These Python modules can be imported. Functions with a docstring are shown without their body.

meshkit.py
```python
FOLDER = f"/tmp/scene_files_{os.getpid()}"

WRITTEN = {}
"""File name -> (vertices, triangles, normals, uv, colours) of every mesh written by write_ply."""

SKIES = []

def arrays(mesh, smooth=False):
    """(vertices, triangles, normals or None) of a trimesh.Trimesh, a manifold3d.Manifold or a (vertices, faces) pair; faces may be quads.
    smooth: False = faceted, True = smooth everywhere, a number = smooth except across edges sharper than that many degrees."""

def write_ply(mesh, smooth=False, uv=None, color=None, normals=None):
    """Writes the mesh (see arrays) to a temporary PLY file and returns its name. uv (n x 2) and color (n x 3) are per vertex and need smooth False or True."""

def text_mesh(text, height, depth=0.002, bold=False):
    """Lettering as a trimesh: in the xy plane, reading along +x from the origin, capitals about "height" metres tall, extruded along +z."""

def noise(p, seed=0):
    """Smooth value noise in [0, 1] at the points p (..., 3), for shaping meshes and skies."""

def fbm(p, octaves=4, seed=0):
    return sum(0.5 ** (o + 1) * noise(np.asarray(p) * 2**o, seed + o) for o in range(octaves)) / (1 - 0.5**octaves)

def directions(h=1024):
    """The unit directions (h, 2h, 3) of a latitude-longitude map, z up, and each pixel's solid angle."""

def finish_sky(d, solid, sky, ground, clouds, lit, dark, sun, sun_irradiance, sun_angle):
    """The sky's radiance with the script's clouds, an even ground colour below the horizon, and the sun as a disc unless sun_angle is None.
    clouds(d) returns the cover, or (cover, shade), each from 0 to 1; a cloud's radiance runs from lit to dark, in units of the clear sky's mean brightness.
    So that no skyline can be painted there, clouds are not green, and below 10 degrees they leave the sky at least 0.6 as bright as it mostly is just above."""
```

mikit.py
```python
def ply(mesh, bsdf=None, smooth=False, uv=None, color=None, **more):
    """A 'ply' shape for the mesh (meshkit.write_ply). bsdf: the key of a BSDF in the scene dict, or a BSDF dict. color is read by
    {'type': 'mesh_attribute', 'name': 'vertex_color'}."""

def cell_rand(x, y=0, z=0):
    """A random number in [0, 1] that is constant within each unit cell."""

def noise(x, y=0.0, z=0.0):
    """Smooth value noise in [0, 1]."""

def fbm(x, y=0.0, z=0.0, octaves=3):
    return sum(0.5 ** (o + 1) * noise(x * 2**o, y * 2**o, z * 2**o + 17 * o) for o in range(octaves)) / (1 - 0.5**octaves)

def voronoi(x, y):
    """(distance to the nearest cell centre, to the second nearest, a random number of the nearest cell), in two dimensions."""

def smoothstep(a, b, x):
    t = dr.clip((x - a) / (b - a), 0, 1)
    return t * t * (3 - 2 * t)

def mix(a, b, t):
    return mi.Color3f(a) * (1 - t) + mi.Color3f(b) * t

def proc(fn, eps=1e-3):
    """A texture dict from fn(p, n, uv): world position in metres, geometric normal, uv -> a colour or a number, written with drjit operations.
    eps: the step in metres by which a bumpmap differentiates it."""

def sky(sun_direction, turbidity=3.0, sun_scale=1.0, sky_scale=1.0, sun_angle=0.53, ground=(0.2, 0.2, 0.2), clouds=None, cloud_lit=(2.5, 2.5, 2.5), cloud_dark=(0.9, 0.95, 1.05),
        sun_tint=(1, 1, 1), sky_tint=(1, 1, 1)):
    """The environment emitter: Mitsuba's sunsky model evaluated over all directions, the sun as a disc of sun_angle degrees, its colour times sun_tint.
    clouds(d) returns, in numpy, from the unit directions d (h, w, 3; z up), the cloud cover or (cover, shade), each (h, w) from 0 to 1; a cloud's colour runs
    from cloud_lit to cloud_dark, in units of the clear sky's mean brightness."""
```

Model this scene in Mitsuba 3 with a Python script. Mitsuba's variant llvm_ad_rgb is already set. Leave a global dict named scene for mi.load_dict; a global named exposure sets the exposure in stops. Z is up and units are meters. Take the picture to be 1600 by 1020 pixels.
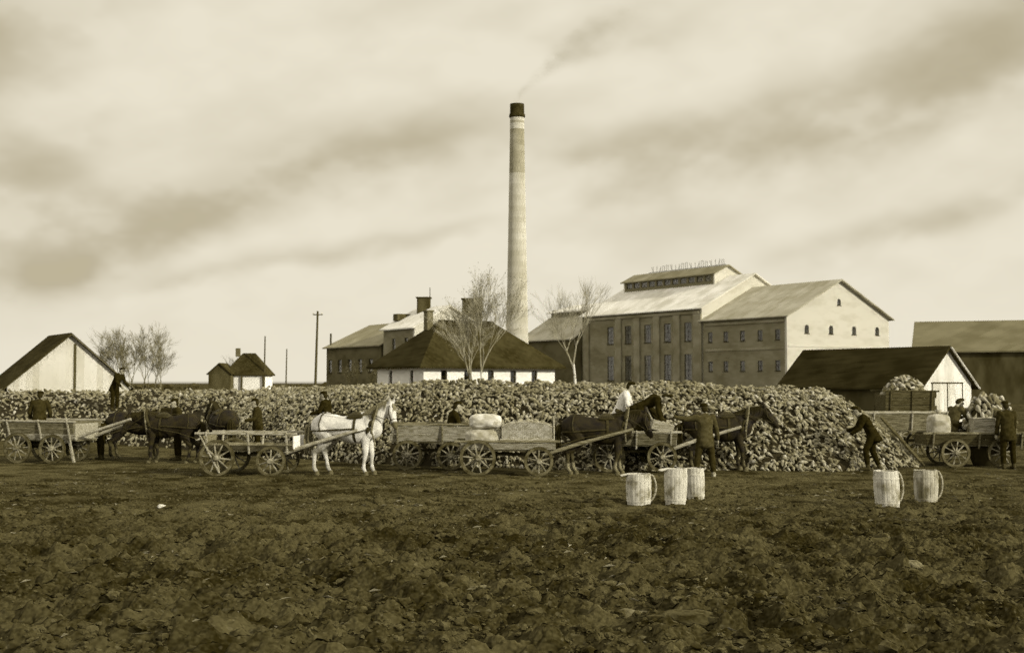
import math, random
import numpy as np, trimesh, mitsuba as mi, drjit as dr, mikit, meshkit
import manifold3d as m3
from shapely.geometry import Polygon, box as sbox
from mikit import proc, noise, fbm, voronoi, cell_rand, smoothstep, mix
MF = m3.Manifold
scene, labels = {}, {}
rng = np.random.default_rng(7)
random.seed(7)

# ------------------------------------------------------------------ camera, light, exposure
CAM_H, FPX, HZN = 2.2, 2000.0, 598.0           # camera height (m), focal length and horizon row in source pixels
PITCH = math.atan((HZN - 510) / FPX)
scene['camera'] = {'type': 'thinlens', 'fov': 2 * math.degrees(math.atan(800 / FPX)), 'fov_axis': 'x', 'near_clip': 0.1, 'far_clip': 6000.0,
                   'aperture_radius': .0036, 'focus_distance': 6.0,              # a snapshot focused too near: everything a little soft
                   'to_world': mi.ScalarTransform4f().look_at([0, 0, CAM_H], [0, 10, CAM_H + 10 * math.tan(PITCH)], [0, 0, 1])}
exposure = 1.3
SUN = np.array([.8, -.6, .39])

def sky_clouds(d):
    """Long slanting streaks of broken cloud, over the whole dome."""
    az, el = np.arctan2(d[..., 0], d[..., 1]), np.arcsin(np.clip(d[..., 2], -1, 1))
    ca, sa = math.cos(.27), math.sin(.27)
    al, ac = az * ca + el * sa, -az * sa + el * ca
    seam = np.abs(az) / np.pi                                   # the streaks meet behind the camera
    fb = lambda u, w, s: meshkit.fbm(np.stack([al * u, ac * w, seam * 3], -1), 5, s) - .5
    n, n2 = fb(6, 13, 3), fb(26, 42, 11)
    a, e = az + n2 * .06, el + n * .05 + n2 * .03
    st = fb(7, 20, 21)
    iso = lambda u, s: meshkit.fbm(d * [u, u, u * 1.7], 5, s)
    brk = np.clip(.25 + 2.6 * (iso(15, 5) - .30) + 1.1 * n2, .30, 1.5)            # the streaks are torn
    shade = .01 + .55 * np.clip(st - .02, 0, 1) + .22 * np.clip(n, 0, 1) + .12 * n2
    for (a0, e0, ln, wd, ang, k) in ((-.235, .136, .15, .026, .27, .62), (-.10, .172, .10, .018, .24, .40), (-.31, .104, .10, .018, .27, .34), (-.365, .15, .05, .035, .5, .5), (-.40, .262, .08, .05, .4, .75),
                                    (-.16, .090, .14, .009, .15, .25), (.25, .205, .13, .026, .25, .66), (.10, .178, .07, .018, .2, .36), (.38, .262, .08, .04, .25, .55),
                                    (.32, .125, .11, .014, .27, .32), (.09, .275, .05, .012, .1, .3)):
        c, s = math.cos(ang), math.sin(ang)
        p, q = (a - a0) * c + (e - e0) * s, -(a - a0) * s + (e - e0) * c
        shade = shade + 1.5 * k * np.exp(-(p / ln) ** 2 - (q / wd) ** 2) * brk
    shade = .68 * (1 - np.exp(-1.5 * np.clip(shade + .16 * np.clip(iso(30, 8) - .5, -1, 1), 0, 3))) * np.clip(el / .07, .2, 1)
    return np.ones_like(az), np.clip(shade, 0, 1)

scene['sky'] = mikit.sky(SUN, turbidity=3, ground=(.06, .05, .025), sun_tint=(1.08, 1.36, 1.84), clouds=sky_clouds,
                         cloud_lit=(4.98, 4.64, 3.76), cloud_dark=(1.60, 1.25, .50))

# ------------------------------------------------------------------ colours and materials
def col(v):
    """A warm grey of brightness v: the photograph's toning, deeper in the dark things."""
    x, k = math.log(max(v, .004)), [math.log(q) for q in (.01, .03, .05, .1, .25, .75)]
    return [v, v * float(np.interp(x, k, [.76, .81, .84, .88, .92, .985])), v * float(np.interp(x, k, [.08, .23, .32, .44, .61, .95]))]

def mat(name, v, rough=.9, spec=.2, fn=None, bump=None, bscale=.01, eps=1e-3, metallic=0.0):
    c = proc(fn) if fn else {'type': 'rgb', 'value': col(v)}
    b = {'type': 'principled', 'base_color': c, 'roughness': rough, 'specular': spec * min(1, .25 + v * 1.5), 'metallic': metallic}
    if bump:
        b = {'type': 'bumpmap', 'arbitrary': proc(bump, eps), 'scale': bscale, 'bsdf': b}
    scene[name] = {'type': 'twosided', 'bsdf': b}
    return name

def grain(v, sx, sy, sz, lo=.7, hi=1.3):
    """A colour of mean v that varies in patches with the given frequencies per metre."""
    a, b = col(v * lo), col(v * hi)
    return lambda p, n, uv: mix(a, b, smoothstep(.2, .8, fbm(p.x * sx, p.y * sy, p.z * sz, 4)))

def soil_col(p, n, uv):
    k = fbm(p.x * 2.1, p.y * 2.1, p.z * 2.1, 5)
    f = noise(p.x * 34, p.y * 34, p.z * 34)
    s = noise(p.x * .22 + 9, p.y * .35)
    c = mix(col(.018), col(.086), smoothstep(.27, .73, k * .62 + f * .25 + s * .13))
    return mix(c, col(.17), smoothstep(.80, .93, noise(p.x * 19 + 5, p.y * 19, p.z * 19)) * .3)
mat('m_soil', .05, .95, .1, soil_col, lambda p, n, uv: fbm(p.x * 14, p.y * 14, p.z * 14, 4), .09, .01)
mat('m_clod', .06, .95, .1, lambda p, n, uv: mix(col(.025), col(.10), smoothstep(.2, .8, fbm(p.x * 9, p.y * 9, p.z * 9, 4))), lambda p, n, uv: fbm(p.x * 40, p.y * 40, p.z * 40, 3), .02, .005)
mat('m_clod_pale', .14, .95, .1, grain(.14, 9, 9, 9, .6, 1.4), lambda p, n, uv: fbm(p.x * 40, p.y * 40, p.z * 40, 3), .02, .005)
mat('m_stone', .28, .9, .2, grain(.26, 14, 14, 14, .6, 1.3))
mat('m_white_wall', .8, .9, .1, lambda p, n, uv: mix(col(.50), col(.58), smoothstep(.2, .6, fbm(p.x * .5, p.y * .5, p.z * 1.1, 4))))
mat('m_whitewash', .8, .9, .1, lambda p, n, uv: mix(col(.80), col(.88), smoothstep(.2, .6, fbm(p.x * .8, p.y * .8, p.z * 1.4, 4))))
mat('m_white_boards', .8, .85, .1, lambda p, n, uv: mix(col(.55), col(.80), smoothstep(.2, .6, fbm(p.x * 2, p.y * 2, p.z * .5, 4))))
mat('m_barn_boards', .6, .9, .1, lambda p, n, uv: mix(col(.46), col(.70), .55 * cell_rand(dr.floor((p.x * .84 + p.y * .54) / .46 + .1), 1, 2) + .45 * noise(p.x * 1.3, p.y * 1.3, p.z * .5)))
def brick_col(p, n, uv):
    h = p.x * .54 - p.y * .84
    row = dr.floor(p.z / .30)
    b = cell_rand(dr.floor(h / .9 + .5 * row), row, 3)
    return mix(col(.18), col(.31), .35 * b + .65 * smoothstep(.25, .75, fbm(p.x * .35, p.y * .35, p.z * .45, 5)))
mat('m_brick', .15, .95, .1, brick_col)
mat('m_brick_dark', .1, .95, .1, lambda p, n, uv: mix(col(.085), col(.155), smoothstep(.25, .75, fbm(p.x * .5, p.y * .5, p.z * .6, 5))))
mat('m_brick_pilaster', .17, .95, .1, lambda p, n, uv: mix(col(.22), col(.34), smoothstep(.2, .8, fbm(p.x * .6, p.y * .6, p.z * .7, 5))))
def tin_col(v):
    def f(p, n, uv):
        sheet = cell_rand(dr.floor((p.x * .54 - p.y * .84) / .75), dr.floor(p.z / .9), 1)
        return mix(col(v * .72), col(v * 1.2), .4 * sheet + .6 * smoothstep(.25, .75, fbm(p.x * .4, p.y * .4, p.z * .6, 4)))
    return f
mat('m_tin_pale', .6, .7, .3, tin_col(.72))
mat('m_tin_grey', .4, .75, .3, tin_col(.37))
mat('m_roof_board', .3, .85, .2, tin_col(.165))
mat('m_tin_dull', .2, .8, .2, tin_col(.24))
def shingle_col(v):
    def f(p, n, uv):
        r = dr.floor(p.z / .14)
        b = cell_rand(dr.floor((p.x + p.y) / .25 + .5 * r), r, 2)
        return mix(col(v * .6), col(v * 1.5), .5 * b + .5 * smoothstep(.3, .7, fbm(p.x * .8, p.y * .8, p.z, 4)))
    return f
mat('m_shingle', .07, .95, .1, shingle_col(.042), lambda p, n, uv: p.z / .14 - dr.floor(p.z / .14), .02, .01)
mat('m_shingle_dark', .05, .95, .1, shingle_col(.038), lambda p, n, uv: p.z / .16 - dr.floor(p.z / .16), .02, .01)
mat('m_chimney', .5, .95, .1, lambda p, n, uv: mix(col(.46), col(.58), smoothstep(.2, .8, fbm(p.x * .5, p.y * .5, p.z * .3, 2))))
mat('m_chimney_stained', .34, .95, .1, lambda p, n, uv: mix(col(.30), col(.40), smoothstep(.2, .8, fbm(p.x * .5, p.y * .5, p.z * .25, 2))))
mat('m_soot', .045, .95, .1, grain(.045, 2, 2, 2))
mat('m_chimney_course', .45, .95, .1, lambda p, n, uv: mix(col(.43), col(.53), smoothstep(.2, .8, fbm(p.x * .5, p.y * .5, p.z * .3, 2))))
mat('m_chimney_stained_course', .3, .95, .1, lambda p, n, uv: mix(col(.28), col(.37), smoothstep(.2, .8, fbm(p.x * .5, p.y * .5, p.z * .3, 2))))
mat('m_wheel_wood', .2, .9, .15, grain(.11, 9, 9, 9, .5, 1.5))
mat('m_spoke', .3, .9, .15, grain(.24, 9, 9, 9, .35, 1.5))
mat('m_iron', .06, .6, .4, grain(.06, 20, 20, 20))
mat('m_wood_pale', .4, .85, .15, grain(.36, 9, 40, 40, .5, 1.3))
mat('m_wood_grey', .25, .9, .15, grain(.19, 7, 36, 36, .45, 1.4))
mat('m_wood_dark', .08, .9, .15, grain(.085, 7, 30, 30, .5, 1.4))
mat('m_wood_dark_wall', .07, .95, .1, grain(.075, 1.2, 1.2, .4, .6, 1.4))
mat('m_pole', .1, .9, .15, grain(.09, 8, 8, 2))
mat('m_trim_dark', .05, .9, .15)
mat('m_frame', .05, .8, .2)
mat('m_tub', .6, .85, .15, lambda p, n, uv: mix(col(.22), col(.56), smoothstep(.22, .58, fbm(p.x * 6, p.y * 6, p.z * 5, 5))))
mat('m_tub_dark', .3, .85, .15, lambda p, n, uv: mix(col(.16), col(.46), smoothstep(.3, .7, fbm(p.x * 9, p.y * 9, p.z * 4, 5))))
mat('m_canvas', .45, .95, .05, grain(.42, 8, 8, 8, .7, 1.2), lambda p, n, uv: fbm(p.x * 18, p.y * 18, p.z * 18, 3), .02, .005)
mat('m_canvas_pale', .6, .95, .05, grain(.56, 8, 8, 8, .7, 1.2), lambda p, n, uv: fbm(p.x * 16, p.y * 16, p.z * 16, 3), .025, .005)
mat('m_leather', .04, .6, .4, grain(.045, 20, 20, 20))
mat('m_skin', .36, .7, .3, grain(.36, 30, 30, 30, .85, 1.15))
mat('m_hair', .03, .8, .3)
mat('m_cloth_black', .035, .95, .05, grain(.021, 16, 16, 16, .7, 1.4))
mat('m_cloth_dark', .065, .95, .05, grain(.036, 16, 16, 16, .7, 1.3))
mat('m_cloth_mid', .12, .95, .05, grain(.07, 16, 16, 16, .75, 1.25))
mat('m_shirt', .75, .95, .05, grain(.74, 12, 12, 12, .85, 1.1))
mat('m_boot', .05, .7, .3, grain(.05, 20, 20, 20))
mat('m_boot_muddy', .3, .95, .05, grain(.34, 20, 20, 20, .6, 1.2))
mat('m_hoof', .12, .7, .3)
mat('m_bark', .1, .95, .05, grain(.13, 12, 12, 5, .5, 1.5))
mat('m_bark_pale', .5, .9, .1, lambda p, n, uv: mix(col(.16), col(.66), smoothstep(.29, .42, fbm(p.x * 5, p.y * 5, p.z * 9, 4))))
mat('m_twig', .16, .95, .05, grain(.19, 3, 3, 3, .7, 1.3))
mat('m_twig_pale', .3, .95, .05, grain(.30, 3, 3, 3, .7, 1.3))
mat('m_leaf_dry', .2, .95, .05, grain(.22, 6, 6, 6, .6, 1.4))
mat('m_straw', .22, .9, .1, grain(.19, 2, 2, 2, .4, 1.7))
mat('m_hedge', .05, .95, .05, grain(.06, .3, .3, .3, .6, 1.4))
mat('m_twig_dark', .07, .95, .05, grain(.08, 6, 6, 6, .6, 1.4))
scene['m_vcol'] = {'type': 'twosided', 'bsdf': {'type': 'principled', 'base_color': {'type': 'mesh_attribute', 'name': 'vertex_color'}, 'roughness': .9, 'specular': .15}}
scene['m_coat'] = {'type': 'twosided', 'bsdf': {'type': 'principled', 'base_color': {'type': 'mesh_attribute', 'name': 'vertex_color'}, 'roughness': .7, 'specular': .1}}
scene['m_pane'] = {'type': 'thindielectric', 'int_ior': 1.5}
BEET = [mat(f'm_beet_{i}', v, .85, .2, lambda p, n, uv, v=v: mix(col(v * .45), col(v * 1.25), smoothstep(.25, .7, fbm(p.x * 22, p.y * 22, p.z * 22, 4)))) for i, v in enumerate((.19, .26, .34, .43))]

# ------------------------------------------------------------------ mesh helpers
def vf(m):
    if isinstance(m, (tuple, list)):
        v, f = np.asarray(m[0], float), np.asarray(m[1], int)
        return v, (np.vstack([f[:, [0, 1, 2]], f[:, [0, 2, 3]]]) if f.shape[1] == 4 else f)
    if hasattr(m, 'to_mesh'):
        q = m.to_mesh()
        return np.array(q.vert_properties[:, :3], float), np.array(q.tri_verts, int)
    return np.array(m.vertices, float), np.array(m.faces, int)

def join(ms):
    vs, fs, k = [], [], 0
    for m in ms:
        v, f = vf(m)
        vs.append(v); fs.append(f + k); k += len(v)
    return np.vstack(vs), np.vstack(fs)

def xf(m, M):
    v, f = vf(m)
    return v @ M[:3, :3].T + M[:3, 3], f

def frame(pos, yaw=0.0, scale=1.0):
    c, s = math.cos(yaw), math.sin(yaw)
    M = np.eye(4)
    M[:3, :3] = np.array([[c, -s, 0], [s, c, 0], [0, 0, 1]]) * scale
    M[:3, 3] = pos
    return M

used = {}
def numbered(key):
    k = used.get(key, -1) + 1
    used[key] = k
    return key if k == 0 else f'{key}_{k:03d}'

def put(parent, name, mesh, m, M=None, smooth=False, color=None, label=None):
    """One entry of the scene: a part of parent, or a top-level thing when parent is ''."""
    key = numbered(f'{parent}__{name}' if parent else name)
    if M is not None:
        mesh = xf(mesh, M)
    scene[key] = mikit.ply(vf(mesh), m, smooth, color=color)
    if label:
        labels[key] = {'label': label}
    return key

def thing(name, label, cat, group=None):
    key = numbered(name)
    labels[key] = {'label': label, 'category': cat}
    if group:
        labels[key]['group'] = group
    return key

def say(key, label=None, cat=None, group=None, kind=None):
    labels.setdefault(key, {}).update({k: x for k, x in dict(label=label, category=cat, group=group, kind=kind).items() if x})
    return key

def at(px, D, py=None):
    """World point seen at source pixel px (and row py) at depth D."""
    return np.array([(px - 800) / FPX * D, D, 0.0 if py is None else CAM_H - (py - HZN) / FPX * D])

_BOX = trimesh.creation.box((1, 1, 1))
_BV, _BF = np.array(_BOX.vertices) * 2, np.array(_BOX.faces)
def cham():
    pts = []
    for x in (-1, 1):
        for y in (-1, 1):
            for z in (-1, 1):
                pts += [(x, y, z, 0), (x, y, z, 1), (x, y, z, 2)]
    s = np.array([p[:3] for p in pts], float)
    k = np.array([p[3] for p in pts])
    q = s.copy()
    for a in range(3):
        q[k != a, a] *= .8
    h = trimesh.convex.convex_hull(q)
    v, f = np.array(h.vertices), np.array(h.faces)
    i = np.array([np.argmin(np.linalg.norm(q - x, axis=1)) for x in v])
    return s[i], k[i], f
_CS, _CK, _CF = cham()
def bx(c, size, ch=None, R=None):
    """A box with chamfered edges: centre c, full sizes; R: rotation matrix."""
    h = np.asarray(size, float) / 2
    ch = min(.012, .2 * h.min() * 2) if ch is None else ch
    if ch <= 0:
        v, f = _BV * h, _BF
    else:
        v = _CS * h
        for a in range(3):
            v[_CK != a, a] -= (_CS * ch)[_CK != a, a]
        f = _CF
    if R is not None:
        v = v @ np.asarray(R).T
    return v + np.asarray(c, float), f

def beam(p0, p1, w, h, up=(0, 0, 1), ch=None):
    """A squared timber from p0 to p1, w wide sideways and h high towards up."""
    p0, p1 = np.asarray(p0, float), np.asarray(p1, float)
    x = p1 - p0; L = np.linalg.norm(x); x = x / L
    y = np.cross(up, x)
    if np.linalg.norm(y) < 1e-6:
        y = np.cross([1, 0, 0], x)
    y /= np.linalg.norm(y); z = np.cross(x, y)
    return bx((p0 + p1) / 2, (L, w, h), ch, np.stack([x, y, z], 1))

def tube(pts, rad, sides=6, cap=True):
    p = np.asarray(pts, float); n = len(p)
    r = np.broadcast_to(rad, (n,))
    t = np.gradient(p, axis=0); t /= np.linalg.norm(t, axis=1, keepdims=True) + 1e-12
    a = np.cross(t, [0.31, .2, .93]); bad = np.linalg.norm(a, axis=1) < .05
    a[bad] = np.cross(t[bad], [1, 0, 0])
    a /= np.linalg.norm(a, axis=1, keepdims=True) + 1e-12
    b = np.cross(t, a)
    g = np.arange(sides) * 2 * np.pi / sides
    v = (p[:, None] + r[:, None, None] * (np.cos(g)[None, :, None] * a[:, None] + np.sin(g)[None, :, None] * b[:, None])).reshape(-1, 3)
    i, j = np.meshgrid(np.arange(n - 1), np.arange(sides), indexing='ij')
    q = np.stack([i * sides + j, i * sides + (j + 1) % sides, (i + 1) * sides + (j + 1) % sides, (i + 1) * sides + j], -1).reshape(-1, 4)
    f = np.vstack([q[:, [0, 1, 2]], q[:, [0, 2, 3]]])
    if cap:
        v = np.vstack([v, p[:1], p[-1:]])
        k = np.arange(sides)
        f = np.vstack([f, np.stack([(k + 1) % sides, k, k * 0 + n * sides], 1), np.stack([(n - 1) * sides + k, (n - 1) * sides + (k + 1) % sides, k * 0 + n * sides + 1], 1)])
    return v, f

def lathe(prof, n=24, axis='z'):
    """Revolves (r, z) points; closed if the profile starts and ends on the axis or on itself."""
    prof = np.asarray(prof, float); m = len(prof)
    g = np.arange(n) * 2 * np.pi / n
    v = np.stack([prof[None, :, 0] * np.cos(g)[:, None], prof[None, :, 0] * np.sin(g)[:, None], np.broadcast_to(prof[None, :, 1], (n, m))], -1).reshape(-1, 3)
    i, j = np.meshgrid(np.arange(n), np.arange(m - 1), indexing='ij')
    q = np.stack([i * m + j, ((i + 1) % n) * m + j, ((i + 1) % n) * m + j + 1, i * m + j + 1], -1).reshape(-1, 4)
    if axis == 'y':
        v = v[:, [0, 2, 1]] * [1, 1, -1]
    if axis == 'x':
        v = v[:, [2, 1, 0]] * [1, 1, -1]
    return v, np.vstack([q[:, [0, 1, 2]], q[:, [0, 2, 3]]])

_ICO = {k: trimesh.creation.icosphere(subdivisions=k) for k in (1, 2, 3)}
def blob(c, r, sub=2, amp=.2, fr=1.5, seed=0):
    s = _ICO[sub]; v = np.array(s.vertices)
    k = 1 + amp * (meshkit.fbm(v * fr + seed * 7.3, 3, seed) - .5) * 2
    return v * k[:, None] * np.broadcast_to(r, (3,)) + np.asarray(c, float), np.array(s.faces)

# soft bodies: hulls of ellipsoids, joined and smoothed
def ell(p, r, seg=14):
    r = np.broadcast_to(np.asarray(r, float), (3,))
    return MF.sphere(1.0, seg).scale([float(x) for x in r]).translate([float(x) for x in p])

def chain(*pr, seg=14):
    """pr: (point, radius) pairs, each neighbour pair hulled."""
    e = [ell(p, r, seg) for p, r in pr]
    if len(e) == 1:
        return e[0]
    return MF.batch_boolean([MF.batch_hull([a, b]) for a, b in zip(e[:-1], e[1:])], m3.OpType.Add)

def union(ms):
    return MF.batch_boolean(ms, m3.OpType.Add)

def soften(m, L=.03, it=8):
    v, f = vf(m.refine_to_length(L))
    t = trimesh.Trimesh(v, f, process=False)
    t.merge_vertices()
    trimesh.smoothing.filter_taubin(t, lamb=.5, nu=.51, iterations=it)
    return np.array(t.vertices), np.array(t.faces)

def to_mf(m):
    v, f = vf(m)
    return MF(m3.Mesh(vert_properties=np.asarray(v, np.float32), tri_verts=np.asarray(f, np.uint32)))
# ------------------------------------------------------------------ ground
def ground_h(x, y):
    """Height of the churned soil: lumpy near the camera, rolled flat by wheels further off."""
    p = np.stack([x, y, 0 * x], -1)
    near = np.clip((25.5 - y) / 8, 0, 1)
    a = meshkit.fbm(p * [1.15, 1.5, 1], 4, 5) - .5
    b = meshkit.fbm(p * [3.6, 4.4, 1], 4, 8) - .5
    ridg = 1 - np.abs(2 * meshkit.fbm(p * [2.2, 2.6, 1] + 3, 3, 17) - 1)
    c = meshkit.fbm(p * 9, 4, 12) - .5
    h = near * (.26 * a + .32 * b + .16 * (ridg - .75) + .17 * c) + (.05 * a + .045 * b + .022 * c)
    rut = 0
    for k, (y0, sl, dp) in enumerate(((24.9, .012, .05), (26.1, .012, .06), (27.2, -.02, .05), (28.5, -.02, .055), (29.3, .0, .05), (30.2, .006, .04))):
        wob = y - y0 - sl * x - .5 * (meshkit.noise(p * [.22, 0, 0] + 9 * k, 3) - .5)
        rut = rut - dp * np.exp(-(wob / .13) ** 2) * (.5 + meshkit.noise(p * .6 + k, 4)) + .028 * np.exp(-((np.abs(wob) - .24) / .10) ** 2)
    fade = np.clip((18 - np.abs(x)) / 2, 0, 1) * np.clip((y - 7.2) / .8, 0, 1) * np.clip((47 - y) / 4, 0, 1)
    return (h + rut) * fade

X0, X1, Y0, Y1 = -18.0, 18.0, 7.2, 47.0
gx = np.r_[np.linspace(X0, -9, 70)[:-1], np.linspace(-9, 9, 380), np.linspace(9, X1, 70)[1:]]
gy = [Y0]
while gy[-1] < Y1:
    gy.append(gy[-1] + .034 + max(0, gy[-1] - 11) * .0030)
gy = np.array(gy) * 1.0; gy[-1] = Y1
GX, GY = np.meshgrid(gx, gy)
nx, ny = len(gx), len(gy)
i, j = np.meshgrid(np.arange(ny - 1), np.arange(nx - 1), indexing='ij')
quad = np.stack([i * nx + j, i * nx + j + 1, (i + 1) * nx + j + 1, (i + 1) * nx + j], -1).reshape(-1, 4)
near_v = np.stack([GX, GY, ground_h(GX, GY)], -1).reshape(-1, 3)
FAR = 4000.0
def flat(x0, x1, y0, y1):
    return np.array([[x0, y0, 0], [x1, y0, 0], [x1, y1, 0], [x0, y1, 0.0]]), np.array([[0, 1, 2, 3]])
ground = join([(near_v, quad), flat(-FAR, FAR, -FAR, Y0), flat(-FAR, FAR, Y1, FAR), flat(-FAR, X0, Y0, Y1), flat(X1, FAR, Y0, Y1)])
say(put('', 'ground', ground, 'm_soil', smooth=True), 'dark churned muddy soil of the open field', kind='structure')

# loose clods on the churned soil
clv = [blob((0, 0, 0), (1, .8, .6), 1, .9, 1.6, s) for s in range(16)]
ic = trimesh.creation.icosahedron()
crumb = [(np.array(ic.vertices) * (1 + .35 * (np.random.default_rng(s).random((12, 1)) - .5) * 2) * [1, .85, .65], np.array(ic.faces)) for s in range(16)]
cv, cf, k = [], [], 0
cx, cy = [], []
for q in range(34000):
    y = 9.2 + 19 * rng.random() ** 1.45
    x = rng.uniform(-1, 1) * (.45 * y + .5)
    if meshkit.noise(np.array([x * 1.3, y * 1.3, 0.]), 4) > .36:
        cx.append(x); cy.append(y)
cz = ground_h(np.array(cx), np.array(cy))
for q, (x, y, z) in enumerate(zip(cx, cy, cz)):
    big = q % 9 == 0
    s = rng.uniform(.03, .055) + .05 * rng.random() ** 5 if big else .011 + .024 * rng.random() ** 2
    v, f = (clv if big else crumb)[q % 16]
    a = rng.uniform(0, 6.28); c, sn = math.cos(a), math.sin(a)
    w = v * s
    w = np.stack([w[:, 0] * c - w[:, 1] * sn, w[:, 0] * sn + w[:, 1] * c, w[:, 2]], 1)
    cv.append(w + [x, y, z + s * .15]); cf.append(f + k); k += len(v)
say(put('', 'soil_clods', (np.vstack(cv), np.vstack(cf)), 'm_clod'), 'loose clods of earth scattered over the churned soil', 'soil', kind='stuff')

# straw, torn beet leaves and root tips trodden into the mud round the wagons
lv, lf = [], []
for q in range(2600):
    y = rng.uniform(19, 33) if q % 3 else rng.uniform(10, 22)
    x = rng.uniform(-.44, .44) * y
    if meshkit.noise(np.array([x * .5, y * .7, 0.]), 9) < .45:
        continue
    a, L, w_ = rng.uniform(0, 3.14), rng.uniform(.05, .20), rng.uniform(.006, .03)
    d = np.array([math.cos(a), math.sin(a), 0]); e = np.array([-d[1], d[0], 0])
    c = np.array([x, y, 0]) + [0, 0, float(ground_h(np.array(x), np.array(y))) + .012]
    u3 = np.array([0, 0, rng.uniform(.004, .03)])
    lv.append(np.array([c - d * L / 2, c - e * w_ / 2 + u3, c + d * L / 2 + u3 * .4, c + e * w_ / 2 + u3])); lf.append(np.array([[0, 1, 2], [0, 2, 3]]) + 4 * len(lf))
say(put('', 'straw_litter', (np.vstack(lv), np.vstack(lf)), 'm_straw'), 'bits of straw and torn beet leaves trodden into the mud', 'litter', kind='stuff')

# ------------------------------------------------------------------ buildings
def wall(parent, name, P, ax, n, poly, th, m, az=(0, 0, 1)):
    """A wall with real openings: poly (shapely, in metres along ax and az from P), outer face at P, thickness th inwards (against n)."""
    e = trimesh.creation.extrude_polygon(poly, th)
    v = np.array(e.vertices); ax, n, az = (np.asarray(q, float) for q in (ax, n, az))
    w = np.asarray(P, float) + v[:, :1] * ax + v[:, 1:2] * az - v[:, 2:] * n
    f = np.array(e.faces)
    if np.dot(np.cross(ax, az), -n) < 0:
        f = f[:, ::-1]
    return put(parent, name, (w, f), m)

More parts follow.
